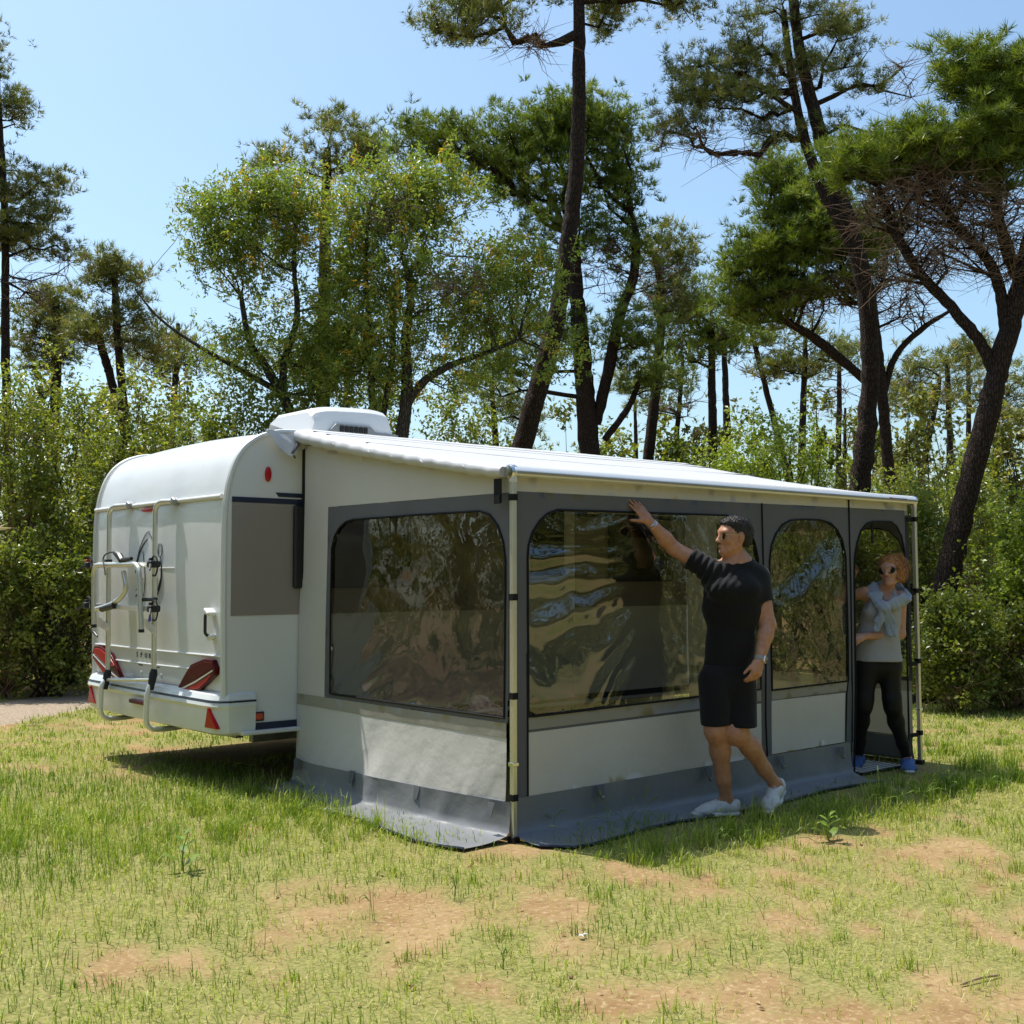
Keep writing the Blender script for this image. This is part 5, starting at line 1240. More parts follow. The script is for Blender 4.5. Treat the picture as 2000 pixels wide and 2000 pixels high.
def grow(trunk, radii, attach_from, att, lam=.55, step=.35, sag=0.0, tip=.006, pw=.48, up=.0, seed=0, maxr=.5):
    """trunk polyline + attraction points -> branch chains, radii by pipe model"""
    rg = np.random.default_rng(seed)
    nodes = [np.array(p) for p in trunk]; par = [-1] + list(range(len(trunk) - 1)); nt0 = len(nodes)
    cap = len(trunk) + len(att) * 26
    NP = np.zeros((cap, 3)); NP[:nt0] = trunk; pl = np.zeros(cap); okn = np.zeros(cap, bool); okn[attach_from:nt0] = True
    acc = np.linalg.norm(np.diff(np.array(trunk), axis=0), axis=1).cumsum(); pl[1:nt0] = acc; pl[:nt0] -= pl[attach_from]; pl[:nt0] *= .25
    base = np.array(trunk[min(attach_from + 1, nt0 - 1)]); order = np.argsort(np.linalg.norm(att - base, axis=1)); n = nt0; chains = []
    for ai in order:
        a = att[ai]; d = np.linalg.norm(NP[:n] - a, axis=1) + lam * pl[:n] + np.where(okn[:n], 0, 1e6)
        # prefer nodes lower than the target
        d += np.clip(NP[:n, 2] - a[2] + .1, 0, 9) * up
        i = int(np.argmin(d)); p = NP[i]; L_ = np.linalg.norm(a - p); k = max(1, min(24, int(L_ / step)))
        mid = (p + a) / 2 + rg.normal(0, .07 * L_, 3) + np.array([0, 0, -sag * L_])
        ids = [i]
        for s in range(1, k + 1):
            t = s / k; q = (1 - t) ** 2 * p + 2 * t * (1 - t) * mid + t * t * a + (rg.normal(0, .018 * min(L_, 1.2), 3) if s < k else 0)
            NP[n] = q; par.append(ids[-1]); pl[n] = pl[ids[-1]] + L_ / k; okn[n] = True; ids.append(n); n += 1
        chains.append(ids)
    cnt = np.zeros(n)
    for c in chains: cnt[c[-1]] += 1
    for i in range(n - 1, 0, -1):
        if par[i] >= 0 and i >= nt0: cnt[par[i]] += cnt[i]
    r = np.minimum(tip * np.maximum(cnt, 1) ** pw, maxr)
    out = []
    for c in chains:
        P = NP[c].copy(); rr_ = r[c].copy(); rr_[0] = min(rr_[1] * 1.1, radii[c[0]] if c[0] < nt0 else 9)
        rr_[-1] *= .5
        out.append((P, rr_, 6 if rr_[0] > .03 else (4 if rr_[0] > .012 else 3)))
    return out
def place(P0, X, V, F, tint):
    """instances of a small template: P0 (n,3) origins, X (n,3,3) frames*scale, V template, F template tris"""
    n, k = len(P0), len(V)
    W_ = np.einsum('nij,kj->nki', X, V) + P0[:, None]
    FF = F[None] + (np.arange(n) * k)[:, None, None]
    return W_.reshape(-1, 3), FF.reshape(-1, 3), np.repeat(tint, k)
def frames(n, ax, rg, size):
    """random frames whose z axis is close to ax (n,3)"""
    z = ax / (np.linalg.norm(ax, axis=1)[:, None] + 1e-9); r = rg.normal(size=(n, 3)); x = np.cross(r, z); x /= np.linalg.norm(x, axis=1)[:, None] + 1e-9
    y = np.cross(z, x); return np.stack([x, y, z], 2) * size[:, None, None]
def tuft(nn, rg, wid=.055, spread=1.0):
    V = []; F = []
    for i in range(nn):
        a = rg.uniform(0, 2 * math.pi); e = rg.uniform(.1, 1.15) * spread; d = np.array([math.cos(a) * math.sin(e), math.sin(a) * math.sin(e), math.cos(e)]) * rg.uniform(.7, 1.1)
        s = np.cross(d, rg.normal(size=3)); s = s / np.linalg.norm(s) * wid
        b = np.array([0, 0, rg.uniform(-.35, .1)]); V += [b + s, b - s, b + d]; F.append((3 * i, 3 * i + 1, 3 * i + 2))
    return np.array(V), np.array(F)
LEAF = (np.array([(0, 0, 0), (.5, .17, .08), (1, 0, 0), (.5, -.17, .08)]), np.array([(0, 1, 2), (0, 2, 3)]))
LEAFW = (np.array([(0, 0, 0), (.5, .28, .1), (1, 0, 0), (.5, -.28, .1)]), np.array([(0, 1, 2), (0, 2, 3)]))
def in_ellipsoids(els, depth, rg, shell=.0, dz=None):
    """els: (cx,cy,rx,ry,n[,dd[,rdepth]]) in picture units -> world points"""
    out = []
    for e in els:
        cx_, cy_, rx, ry, n = e[:5]; dd = e[5] if len(e) > 5 else 0; D_ = depth + dd; k = mpp(D_); rd = (e[6] if len(e) > 6 else min(rx, 1.6 * ry) * k)
        u = rg.normal(size=(n, 3)); u /= np.linalg.norm(u, axis=1)[:, None]; rr_ = rg.random(n) ** (1 / 3.0); rr_ = shell + (1 - shell) * rr_
        u *= rr_[:, None]; c = atd(cx_, cy_, D_)
        out.append(c + u[:, 0:1] * rx * k * RT + u[:, 1:2] * rd * FH + u[:, 2:3] * ry * k * np.array([0, 0, 1.0]))
    return np.vstack(out)
def make_tree(name, label, depth, trunks, crowns, kind='pine', group=None, seed=1, per=16, size=.13, sb=.28, lam=.55, attach=.35, tip=.006, pw=.48, sag=0, up=.3, dead=None,
              needles=8, leafm=None, barkm=None, wid=.05, flat=.6, shell=.0, step=.35, bare=None, tintlo=0.0, maxr=.4, subs=8, hole=(.36, 1.05)):
    """trunks: list of [(px,py,radius_m[,ddepth])...] from the ground up"""
    rg = np.random.default_rng(seed); chains = []
    att = in_ellipsoids(crowns, depth, rg, shell) if crowns else np.zeros((0, 3)); 
    if len(att): att = att[vnoise(att[:, 0] * hole[1], att[:, 1] * hole[1], att[:, 2] * hole[1], seed + 300) > (hole[0] if kind != 'pine' else .27)]
    datt = in_ellipsoids(dead, depth, rg, 0) if dead else np.zeros((0, 3))
    tr_nodes = []
    for ti, tk in enumerate(trunks):
        pts = [atd(p[0], p[1], depth + (p[3] if len(p) > 3 else 0)) for p in tk]; rad = [p[2] for p in tk]
        if ti == 0:
            b = pts[0].copy(); d_ = pts[0] - pts[1]
            if b[2] > .1:
                d_ = d_ / max(.2, -d_[2]) if d_[2] < -.2 else np.array([0, 0, -1.0]); b = b + d_ * (b[2]); b[:2] = pts[0][:2] + np.clip(b[:2] - pts[0][:2], -2.0, 2.0)
                b[2] = float(hz(b[0], b[1])) - .05; pts.insert(0, b); rad.insert(0, rad[0] * 1.25)
            else: pts[0][2] = float(hz(pts[0][0], pts[0][1])) - .05
        S = spline(pts, subs); R_ = np.interp(np.linspace(0, len(rad) - 1, len(S)), range(len(rad)), rad)
        S[1:-1] += (rg.normal(0, .25, (len(S) - 2, 3)) * R_[1:-1, None] * .22)
        R_ = R_ * (1 + .035 * rg.normal(size=len(R_)))
        chains.append((S, R_, 12 if R_.max() > .08 else 7)); tr_nodes.append((S, R_))
    nA = len(att); allatt = np.vstack([att, datt])
    base = atd(*(trunks[0][0][:2]), depth)
    if len(allatt):
        # every attraction point goes to the nearest trunk
        best = np.zeros(len(allatt), int)
        if len(tr_nodes) > 1:
            dist = np.stack([np.linalg.norm(allatt[:, None] - S[None, int(len(S) * attach):], axis=2).min(1) for S, _ in tr_nodes], 1); best = dist.argmin(1)
        for ti, (S, R_) in enumerate(tr_nodes):
            sel = allatt[best == ti]
            if len(sel): chains += grow(list(S), list(R_), int(len(S) * attach), sel, lam, step, sag, tip, pw, up, seed + ti, maxr)
    tw_ = []
    if dead:
        for p in datt:
            for _ in range(6):
                d_ = rg.normal(size=3) * [1, 1, .6]; q = p + d_ * .28; tw_.append((np.array([p, (p + q) / 2 + rg.normal(0, .05, 3), q]), np.array([.007, .005, .002]) * (depth / 20), 3))
    root_loc = chains[0][0][0]
    t = thing(name, (root_loc[0], root_loc[1], max(0, root_loc[2])), label, 'tree', group)
    V, F = tri_tubes(chains); np_mesh('trunk', V, F, barkm or M['pinebark'], t)
    if tw_:
        V, F = tri_tubes(tw_); tag(np_mesh('dead_twigs', V, F, M['deadtwig'], t), kind='stuff')
    if nA:
        P0 = np.repeat(att, per, 0); n = len(P0)
        off = rg.normal(size=(n, 3)) * sb * np.array([1, 1, flat]); P0 = P0 + off
        cen = att.mean(0); ax = (P0 - cen) * .12 + off / sb * .6 + np.array([0, 0, .75]); sz = size * rg.uniform(.7, 1.25, n)
        tint = np.clip(rg.normal(.45, .22, n) + np.repeat(rg.normal(0, .18, nA), per), tintlo, 1)
        if kind == 'pine':
            tv, tf = tuft(needles, rg, wid)
            ns = nA * 4; sc_ = np.repeat(att, 4, 0) + rg.normal(size=(ns, 3)) * sb * np.array([1.15, 1.15, flat]); si = rg.integers(0, ns, n)
            od = rg.normal(size=(n, 3)); od[:, 2] = np.abs(od[:, 2]) * 1.1 - .25; od /= np.linalg.norm(od, axis=1)[:, None]
            P0 = sc_[si] + od * (size * rg.uniform(.25, 1.0, n))[:, None]; ax = od + np.array([0, 0, .35])
            tint = np.clip(rg.normal(.34, .12, n) + rg.normal(0, .22, ns)[si] + .26 * np.clip(od[:, 2], 0, 1), tintlo, 1)  # clump tops tinted lighter, painting light from above into the needles
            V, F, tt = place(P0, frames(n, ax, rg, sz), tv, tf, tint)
        else:
            tv, tf = LEAF if kind == 'leaf' else LEAFW
            ns = nA * 4; sd_ = rg.normal(size=(ns, 3)) * [.75, .75, .4] + [0, 0, .9]; sd_ /= np.linalg.norm(sd_, axis=1)[:, None]
            sl_ = rg.uniform(.12, .50, ns) * sb / .15; so_ = np.repeat(att, 4, 0) + rg.normal(size=(ns, 3)) * sb * .9
            si = rg.integers(0, ns, n); u_ = rg.random(n) ** .8; P0 = so_[si] + sd_[si] * (sl_[si] * u_)[:, None] + rg.normal(size=(n, 3)) * .022
            tint = np.clip(rg.normal(.50, .14, n) + rg.normal(0, .22, ns)[si] + .12 * u_, tintlo, 1)
            ax = rg.normal(size=(n, 3)) * .8 + np.array([0, 0, .5]); fr = frames(n, ax, rg, sz)
            V, F, tt = place(P0, fr, tv, tf, tint)
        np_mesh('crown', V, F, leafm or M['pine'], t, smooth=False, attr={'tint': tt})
    return t
def shrub(label, px, py_top, depth, w_px, group='shrubs at the edge of the clearing', seed=1, n=9000, size=.055, leafm=None, kind='leafw', name='shrub', base_h=.2, loose=1.0, stems=14, rd=None, dead=0):
    """leafy bush: many shoots from the base, leaves along them"""
    rg = np.random.default_rng(seed); b = atd(px, 1100, depth); b[2] = float(hz(b[0], b[1])); k = mpp(depth); hgt = atd(px, py_top, depth)[2] - b[2]; wx = w_px * k / 2; wd2 = rd or wx * .75
    nb_ = max(20, int(n / 130)); rho = np.sqrt(rg.random(nb_)) ; th_ = rg.uniform(0, 2 * math.pi, nb_); top_ = np.sqrt(np.clip(1 - rho ** 2.6, 0, 1)) * (.86 + .2 * rg.random(nb_))
    zf = np.where(rg.random(nb_) < .45, .80 + .20 * rg.random(nb_), rg.random(nb_) ** .75)
    C_ = b + (rho * np.cos(th_) * wx)[:, None] * RT + (rho * np.sin(th_) * wd2)[:, None] * FH + np.stack([0 * rho, 0 * rho, base_h + (hgt - .12 - base_h) * top_ * zf], 1)
    per = int(n / nb_); ns = nb_ * 6; sd_ = rg.normal(size=(ns, 3)) * [.6, .6, .3] + [0, 0, .9]; sd_ /= np.linalg.norm(sd_, axis=1)[:, None]; hs2 = (hgt / 3) ** .5
    so_ = np.repeat(C_, 6, 0) + rg.normal(size=(ns, 3)) * .13 * hs2; sl_ = rg.uniform(.15, .55, ns) * hs2; si = rg.integers(0, ns, per * nb_); u_ = rg.random(per * nb_) ** .8
    P0 = so_[si] + sd_[si] * (sl_[si] * (u_ - .4))[:, None] + rg.normal(size=(len(si), 3)) * .03 * loose; P0[:, 2] = np.maximum(P0[:, 2], .03)
    tint = np.clip(rg.normal(.47, .16, len(P0)) + rg.normal(0, .22, ns)[si] + .14 * u_, 0, 1)
    sz = size * rg.uniform(.6, 1.3, len(P0)); ax = rg.normal(size=P0.shape) + np.array([0, 0, .7])
    V, F, tt = place(P0, frames(len(P0), ax, rg, sz), *(LEAFW if kind == 'leafw' else LEAF), tint)
    t = thing(name, b, label, 'shrub', group)
    ch = []
    for i in range(stems):
        p = b + np.array([rg.normal(0, .12) * wx, rg.normal(0, .12) * wx, 0]); e = C_[rg.integers(nb_)]; m_ = (p + e) / 2 + rg.normal(0, .15, 3) * [1, 1, .3]
        ch.append((spline([p, m_, e], 4), np.linspace(.022, .005, 9) * (hgt / 3), 4))
        for _ in range(3):
            e2 = C_[rg.integers(nb_)]; s_ = spline([m_, (m_ + e2) / 2 + rg.normal(0, .1, 3), e2], 3); ch.append((s_, np.linspace(.010, .003, len(s_)) * (hgt / 3), 3))
    for _ in range(dead):
        p = C_[rg.integers(nb_)]
        for _ in range(14):
            q = p + rg.normal(size=3) * .3; ch.append((np.array([p + rg.normal(0, .1, 3), (p + q) / 2 + rg.normal(0, .06, 3), q]), np.array([.006, .005, .002]), 3))
    V2, F2 = tri_tubes(ch); np_mesh('stems', V2, F2, M['deadtwig'] if dead else M['greybark'], t)
    np_mesh('foliage', V, F, leafm or M['shrubleaf'], t, smooth=False, attr={'tint': tt}); return t

# --- the tall leaning pine behind the awning (crown mostly above the frame)
make_tree('pine_tree', 'tall pine with a bare trunk curving upward behind the awning roof', 16.0,
          [[(985, 842, .145), (1018, 720, .135), (1050, 600, .125), (1070, 470, .115), (1084, 360, .105), (1091, 240, .095), (1093, 100, .082), (1092, -60, .075), (1085, -250, .065), (1080, -420, .05)]],
          [(880, 45, 95, 32, 40, -.6, .5), (905, 0, 60, 20, 26, -.6, .5), (1005, -30, 70, 30, 22), (1140, 30, 32, 45, 26, .4, .4), (1020, -160, 190, 90, 70), (1180, -120, 150, 70, 55), (1280, 5, 50, 35, 22, 0, .5), (1090, -320, 190, 90, 60)],
          seed=3, per=36, size=.098, sb=.13, lam=.35, attach=.72, tip=.008, needles=7, wid=.048, dead=[(990, 85, 45, 14, 12, -.4, .3), (1010, 75, 20, 10, 5, -.4, .2)], step=.25, up=.0, sag=.05)
# --- dense stone pine behind it
make_tree('stone_pine', 'dense rounded stone pine whose dark trunk stands behind the curved bare pine', 24.0,
          [[(1112, 855, .21), (1104, 740, .19), (1095, 640, .175), (1088, 560, .15), (1085, 480, .11)], [(1125, 800, .10), (1150, 690, .12), (1168, 600, .11), (1195, 520, .10), (1200, 440, .08)], [(1140, 830, .07), (1185, 770, .07), (1205, 720, .05)]],
          [(1100, 225, 75, 50, 70), (1010, 250, 90, 50, 70), (900, 262, 90, 42, 60), (800, 265, 70, 40, 45), (1160, 270, 48, 60, 50), (1040, 330, 120, 60, 80), (920, 330, 90, 55, 50), (1170, 370, 38, 60, 36), (1060, 430, 100, 55, 40), (1165, 470, 40, 50, 20), (1010, 640, 90, 60, 40), (1170, 620, 60, 50, 28), (940, 700, 70, 60, 30), (1230, 690, 60, 60, 34)],
          seed=5, per=44, size=.14, sb=.24, lam=.5, attach=.3, leafm=M['stonepine'], needles=7, wid=.048, tip=.010, dead=[(1110, 500, 80, 60, 30), (1230, 540, 50, 60, 14)], flat=.7, up=.6, tintlo=.05)
make_tree('pine_tree', 'thin sparse pine growing just right of the dense stone pine', 26.0,
          [[(1225, 850, .12), (1240, 700, .11), (1248, 560, .09), (1235, 480, .07)]],
          [(1250, 470, 55, 40, 34), (1285, 500, 30, 40, 18), (1240, 540, 60, 50, 24), (1290, 580, 40, 60, 22)], seed=8, per=20, size=.16, sb=.2, attach=.4, needles=7, wid=.048, dead=[(1225, 560, 50, 80, 16)], tip=.009)
# --- broad-leaved tree behind the caravan
make_tree('broadleaf_tree', 'airy broad-leaved tree with many slender grey stems behind the caravan', 14.8,
          [[(760, 822, .085), (768, 730, .075), (765, 640, .06), (775, 560, .045), (760, 480, .03)], [(764, 770, .06), (800, 720, .055), (850, 690, .045), (920, 665, .03), (980, 640, .02)],
           [(705, 815, .05), (700, 700, .045), (695, 600, .035), (690, 480, .025), (700, 380, .015)], [(720, 800, .04), (742, 660, .035), (740, 560, .03), (800, 480, .02)]],
          [(740, 388, 90, 70, 62), (830, 408, 90, 80, 62), (900, 458, 80, 80, 44), (960, 518, 60, 70, 36), (1020, 548, 45, 60, 26), (680, 468, 60, 90, 52), (760, 508, 100, 90, 48), (870, 568, 110, 80, 44), (800, 620, 120, 80, 40), (960, 600, 80, 60, 26), (690, 600, 60, 110, 48), (860, 700, 110, 70, 40), (700, 730, 70, 70, 46), (1060, 690, 30, 50, 10)],
          kind='leaf', seed=11, per=104, size=.064, sb=.15, lam=.55, attach=.3, leafm=M['oliveleaf'], barkm=M['greybark'], tip=.0045, pw=.45, flat=.9, dead=[(880, 545, 55, 35, 26, -.5), (730, 400, 40, 50, 16, -.3), (790, 380, 60, 50, 12)], up=.8, step=.22)
make_tree('broadleaf_tree', 'yellow-tinged broad-leaved tree spreading towards the left behind the caravan', 15.2,
          [[(560, 800, .07), (530, 740, .065), (500, 690, .055), (470, 640, .045), (455, 560, .03)], [(540, 770, .055), (535, 690, .05), (560, 600, .04), (555, 500, .03), (560, 400, .02)], [(520, 735, .045), (440, 690, .035), (370, 650, .025), (300, 600, .016), (255, 545, .010)]],
          [(500, 388, 80, 45, 52), (580, 408, 80, 55, 52), (430, 458, 60, 70, 44), (400, 428, 40, 50, 22), (520, 468, 90, 60, 54), (620, 468, 60, 80, 42), (460, 568, 80, 70, 44), (560, 578, 90, 80, 46), (640, 588, 50, 90, 36), (360, 548, 40, 60, 20), (540, 660, 100, 60, 50), (620, 700, 70, 80, 52), (330, 608, 50, 40, 12), (260, 568, 60, 30, 12), (440, 680, 70, 50, 24)],
          kind='leaf', seed=12, per=100, size=.064, sb=.15, lam=.55, attach=.3, leafm=M['oliveleaf'], barkm=M['greybark'], tip=.0045, pw=.45, flat=.9, dead=[(560, 430, 60, 50, 16)], up=.8, step=.22, tintlo=.1)
# --- forked pine right of the middle
make_tree('pine_tree', 'tall dark forked pine standing behind the right end of the awning', 15.5,
          [[(1622, 915, .14), (1636, 800, .125), (1642, 680, .118), (1634, 560, .115), (1605, 430, .108), (1568, 320, .098), (1533, 200, .085), (1508, 90, .072), (1496, -10, .065), (1484, -160, .06)],
           [(1622, 500, .07), (1590, 430, .08), (1545, 340, .075), (1510, 230, .065), (1490, 120, .05), (1478, 20, .04)]],
          [(1380, 110, 55, 40, 30), (1310, 160, 60, 38, 30, -.3), (1420, 50, 60, 45, 32), (1470, 20, 70, 40, 30), (1580, 60, 60, 45, 34), (1620, 100, 40, 35, 20), (1390, 190, 80, 30, 26, -.4), (1290, 240, 45, 22, 16, -.4), (1440, 130, 60, 50, 22), (1550, 130, 40, 40, 12), (1430, 230, 60, 25, 10), (1480, 270, 30, 20, 6), (1500, -90, 180, 70, 50), (1650, 165, 45, 20, 8), (1560, 250, 40, 20, 5)],
          seed=15, per=36, size=.095, sb=.125, lam=.32, attach=.55, tip=.0085, needles=7, wid=.048, dead=[(1290, 270, 55, 14, 9, -.5, .3), (1400, 290, 60, 10, 7, -.4, .3), (1700, 150, 45, 50, 9, .3, .3), (1640, 260, 80, 30, 10, .2, .4), (1500, 180, 60, 60, 8)], step=.25, up=.0, sag=.04)
# --- umbrella pine behind it
make_tree('stone_pine', 'umbrella pine with fanned brown branches just behind the forked pine', 19.5,
          [[(1676, 880, .095), (1668, 780, .09), (1660, 700, .085), (1652, 620, .075), (1645, 560, .07)], [(1660, 740, .07), (1600, 690, .075), (1540, 640, .08), (1470, 600, .05)], [(1668, 740, .06), (1690, 670, .055), (1740, 620, .05), (1795, 585, .025)]],
          [(1480, 470, 80, 45, 52), (1420, 520, 55, 60, 40), (1560, 440, 90, 45, 56), (1500, 380, 60, 55, 44), (1470, 330, 40, 45, 26), (1620, 450, 80, 40, 40), (1400, 590, 50, 35, 24), (1480, 560, 80, 40, 34), (1580, 520, 100, 35, 34)],
          seed=18, per=52, size=.125, sb=.20, lam=.5, attach=.35, leafm=M['stonepine'], needles=7, wid=.048, tip=.010, dead=[(1520, 560, 110, 35, 80), (1640, 540, 110, 45, 70), (1700, 590, 60, 30, 20)], flat=.6, up=1.5, sag=.05)
# --- big stone pine at the right edge
make_tree('stone_pine', 'huge leaning stone pine with a wide umbrella crown beside the right hand shrubs', 13.3,
          [[(1788, 1092, .135), (1815, 970, .128), (1848, 840, .125), (1878, 720, .122), (1905, 615, .118), (1938, 490, .11), (1975, 340, .095), (2000, 240, .07)], [(1878, 720, .06), (1855, 655, .068), (1800, 585, .062), (1740, 520, .055), (1690, 440, .055), (1650, 330, .03)], [(1890, 670, .06), (1895, 600, .065), (1870, 500, .06), (1800, 420, .05), (1760, 350, .035)], [(1930, 540, .08), (1900, 470, .075), (1880, 380, .055), (1890, 300, .03)]],
          [(1900, 160, 80, 50, 60), (1830, 190, 90, 45, 62), (1740, 220, 70, 45, 46), (1660, 260, 60, 50, 40), (1890, 240, 80, 50, 50), (1790, 270, 90, 45, 50), (1700, 300, 80, 45, 40), (1610, 310, 45, 45, 30), (1640, 215, 40, 35, 24), (1780, 160, 60, 25, 24), (1860, 280, 70, 40, 36), (2000, 150, 100, 70, 60), (2080, 220, 100, 80, 50), (1970, 260, 80, 50, 30), (1860, 330, 60, 40, 16), (1830, 130, 60, 25, 20)],
          seed=21, per=52, size=.108, sb=.155, lam=.5, attach=.42, leafm=M['stonepine'], needles=7, wid=.048, tip=.009, dead=[(1760, 360, 110, 60, 120), (1860, 390, 80, 70, 90), (1680, 390, 70, 50, 60), (1800, 460, 110, 50, 70), (1720, 500, 90, 40, 30), (1890, 480, 50, 60, 40)], flat=.6, up=1.2, step=.28)
# --- left edge and left background pines
make_tree('pine_tree', 'open-crowned pine rising at the left end of the shrubbery', 19.0,
          [[(12, 745, .07), (10, 620, .065), (10, 500, .06), (8, 380, .055), (0, 260, .055), (-8, 120, .045), (-15, 20, .03)]],
          [(35, 450, 60, 35, 30), (70, 395, 45, 30, 22), (95, 350, 28, 18, 14), (20, 350, 40, 40, 20), (10, 440, 50, 30, 20), (115, 470, 22, 20, 8), (22, 205, 30, 32, 22), (-60, 300, 40, 50, 16), (-30, 130, 30, 40, 14), (-80, 420, 60, 60, 20), (-8, 75, 12, 14, 5)],
          seed=25, per=34, size=.10, sb=.15, lam=.4, attach=.4, tip=.008, needles=7, wid=.048, dead=[(70, 560, 50, 20, 10), (120, 500, 18, 40, 5), (40, 530, 40, 20, 6)], up=.0, sag=.06, step=.3)
make_tree('pine_tree', 'short bushy pine between two thin pines behind the left shrubbery', 24.0, [[(105, 735, .10), (107, 660, .10), (106, 600, .09), (106, 560, .05)]],
          [(105, 570, 35, 28, 24), (70, 600, 40, 25, 20), (140, 620, 40, 25, 20), (60, 650, 50, 25, 18), (140, 665, 45, 22, 16), (100, 680, 60, 20, 16)], seed=26, per=22, size=.16, sb=.17, attach=.35, needles=7, wid=.048, dead=[(100, 660, 70, 40, 16)])
make_tree('pine_tree', 'slim pine with a small flat top behind the left shrubbery', 22.0, [[(230, 730, .075), (222, 640, .07), (218, 560, .065), (215, 510, .05), (213, 480, .03)]],
          [(200, 500, 40, 22, 22), (235, 520, 40, 22, 18), (190, 540, 22, 20, 8), (260, 590, 40, 25, 14), (200, 610, 40, 22, 12), (270, 650, 50, 30, 18)], seed=27, per=22, size=.145, sb=.15, attach=.4, needles=7, wid=.048, dead=[(250, 640, 60, 40, 14)])
make_tree('pine_tree', 'thin dark pine trunk leaning left behind the left shrubbery', 22.5, [[(217, 745, .085), (205, 700, .08), (192, 655, .075), (183, 620, .05), (175, 590, .03)]],
          [(170, 620, 40, 25, 16), (200, 640, 30, 25, 10), (150, 640, 30, 20, 10)], seed=28, per=20, size=.15, sb=.17, attach=.5, needles=7, wid=.048)
make_tree('pine_tree', 'grey-green pine crown showing above the broad-leaved trees', 27.0, [[(610, 700, .16), (612, 500, .14), (615, 380, .12), (618, 280, .08)]],
          [(612, 245, 38, 35, 38), (560, 275, 40, 30, 30), (660, 265, 50, 35, 34), (600, 300, 80, 40, 44), (690, 290, 45, 35, 24), (520, 310, 45, 25, 20), (500, 300, 20, 15, 6)], seed=30, per=26, size=.17, sb=.19, attach=.55, needles=7, wid=.048, flat=.8)
# --- middle distance pines seen between the big trunks
MID = [(1345, 830, 27, .15, 640, [(1330, 600, 70, 60), (1290, 570, 50, 45), (1370, 640, 50, 40), (1300, 660, 60, 40)], 'dark green pine with a rounded crown left of the forked pine', .5),
       (1372, 815, 29, .13, 660, [(1390, 600, 40, 40), (1360, 630, 45, 35)], 'reddish slim pine trunk beside the rounded dark pine', .4),
       (1462, 800, 34, .13, 610, [(1430, 640, 50, 35), (1470, 690, 45, 30)], 'slanting pine trunk leaning left in the middle distance', .3),
       (1515, 790, 33, .14, 670, [(1510, 640, 70, 35), (1480, 690, 60, 30), (1550, 690, 50, 28)], 'pine with tiers of foliage above the bright green bush', .3),
       (1583, 780, 36, .12, 670, [(1580, 700, 60, 35), (1600, 660, 40, 28)], 'thin straight pine just left of the forked trunk', .3),
       (1200, 855, 40, .10, 740, [(1215, 690, 40, 40), (1180, 720, 40, 30)], 'thin bare pine trunk standing alone against the sky', .2),
       (1275, 850, 30, .10, 700, [(1265, 720, 50, 40), (1240, 770, 40, 30)], 'slender pine sloping right behind the awning roof', .3),
       (1795, 900, 33, .14, 700, [(1790, 700, 70, 40), (1830, 660, 60, 40), (1770, 750, 70, 35)], 'upright pine in the wood behind the leaning stone pine', .4),
       (1740, 890, 31, .12, 740, [(1720, 700, 60, 40), (1700, 750, 50, 30)], 'bent pine between the umbrella pine and the leaning trunk', .3),
       (1828, 900, 38, .13, 680, [(1850, 690, 60, 50), (1820, 740, 60, 40)], 'tall thin pine deep in the right hand wood', .4),
       (1880, 900, 35, .14, 700, [(1900, 720, 60, 50), (1910, 780, 60, 40)], 'pine half hidden by the huge leaning trunk', .4),
       (935, 840, 30, .12, 740, [(930, 740, 60, 50), (980, 780, 50, 35)], 'pine low behind the airy broad-leaved tree', .4),
       (655, 735, 32, .12, 650, [(640, 640, 80, 40), (560, 690, 70, 40)], 'pine glimpsed through the stems behind the caravan', .4),
       (330, 730, 30, .12, 640, [(320, 650, 70, 35), (380, 680, 60, 35), (290, 690, 60, 30)], 'bushy pine above the left shrubbery beside the spreading tree', .4)]
for i, (bx, by, dep, r, ty, cr, lab, dd) in enumerate(MID):
    lean = {1462: -48, 1740: 30, 1275: 12, 1515: 4, 1795: -8}.get(bx, random.uniform(-8, 8))
    make_tree('pine_tree', lab, dep, [[(bx, by, r * .68), (bx + lean * .5, (by + ty) / 2, r * .6), (bx + lean, ty, r * .5), (bx + lean * 1.1, ty - 30, r * .4)]],
              [(a, b, c * .8, d * .75, int(10 + c * .22)) for a, b, c, d in cr], seed=40 + i, per=15, size=.21, sb=.24, attach=.45, needles=7, wid=.048, leafm=M['stonepine'] if i in (0,) else M['pine'], dead=[(cr[0][0], cr[0][1] + 50, 60, 40, 14)] if i % 2 == 0 else None, tip=.011, step=.5)
# --- shrubs: left shrubbery
G1 = 'shrubs of the left shrubbery'
LS = [('olive green shrub at the far left end of the shrubbery', 20, 735, 15.0, 230, 15000, 'shrubleaf'), ('tall light green shrub beside the gravel track', 120, 690, 15.8, 240, 16000, 'shrubleaf'), ('dense yellow green shrub close behind the caravan rear', 250, 705, 15.0, 240, 17000, 'shrubleaf'),
      ('shrub overlapping the spreading tree behind the caravan', 370, 690, 14.6, 240, 16000, 'shrubleaf'), ('dark leafy shrub behind the caravan roof', 470, 690, 14.8, 220, 15000, 'shrubdark'), ('dark shrub behind the air conditioner', 590, 700, 15.4, 210, 12000, 'shrubdark'), ('leafy undergrowth shrub below the airy tree by its stems', 720, 690, 16.2, 190, 10000, 'shrubleaf'), ('green shrub between the airy tree and the curved pine trunk', 860, 720, 16.6, 190, 9000, 'shrubdark'),
      ('low dark shrub in front of the tall shrubs by the track', 100, 960, 14.2, 200, 9000, 'shrubdark'), ('low brown-stemmed shrub at the edge of the gravel track', 10, 1000, 14.0, 160, 7000, 'shrubdark')]
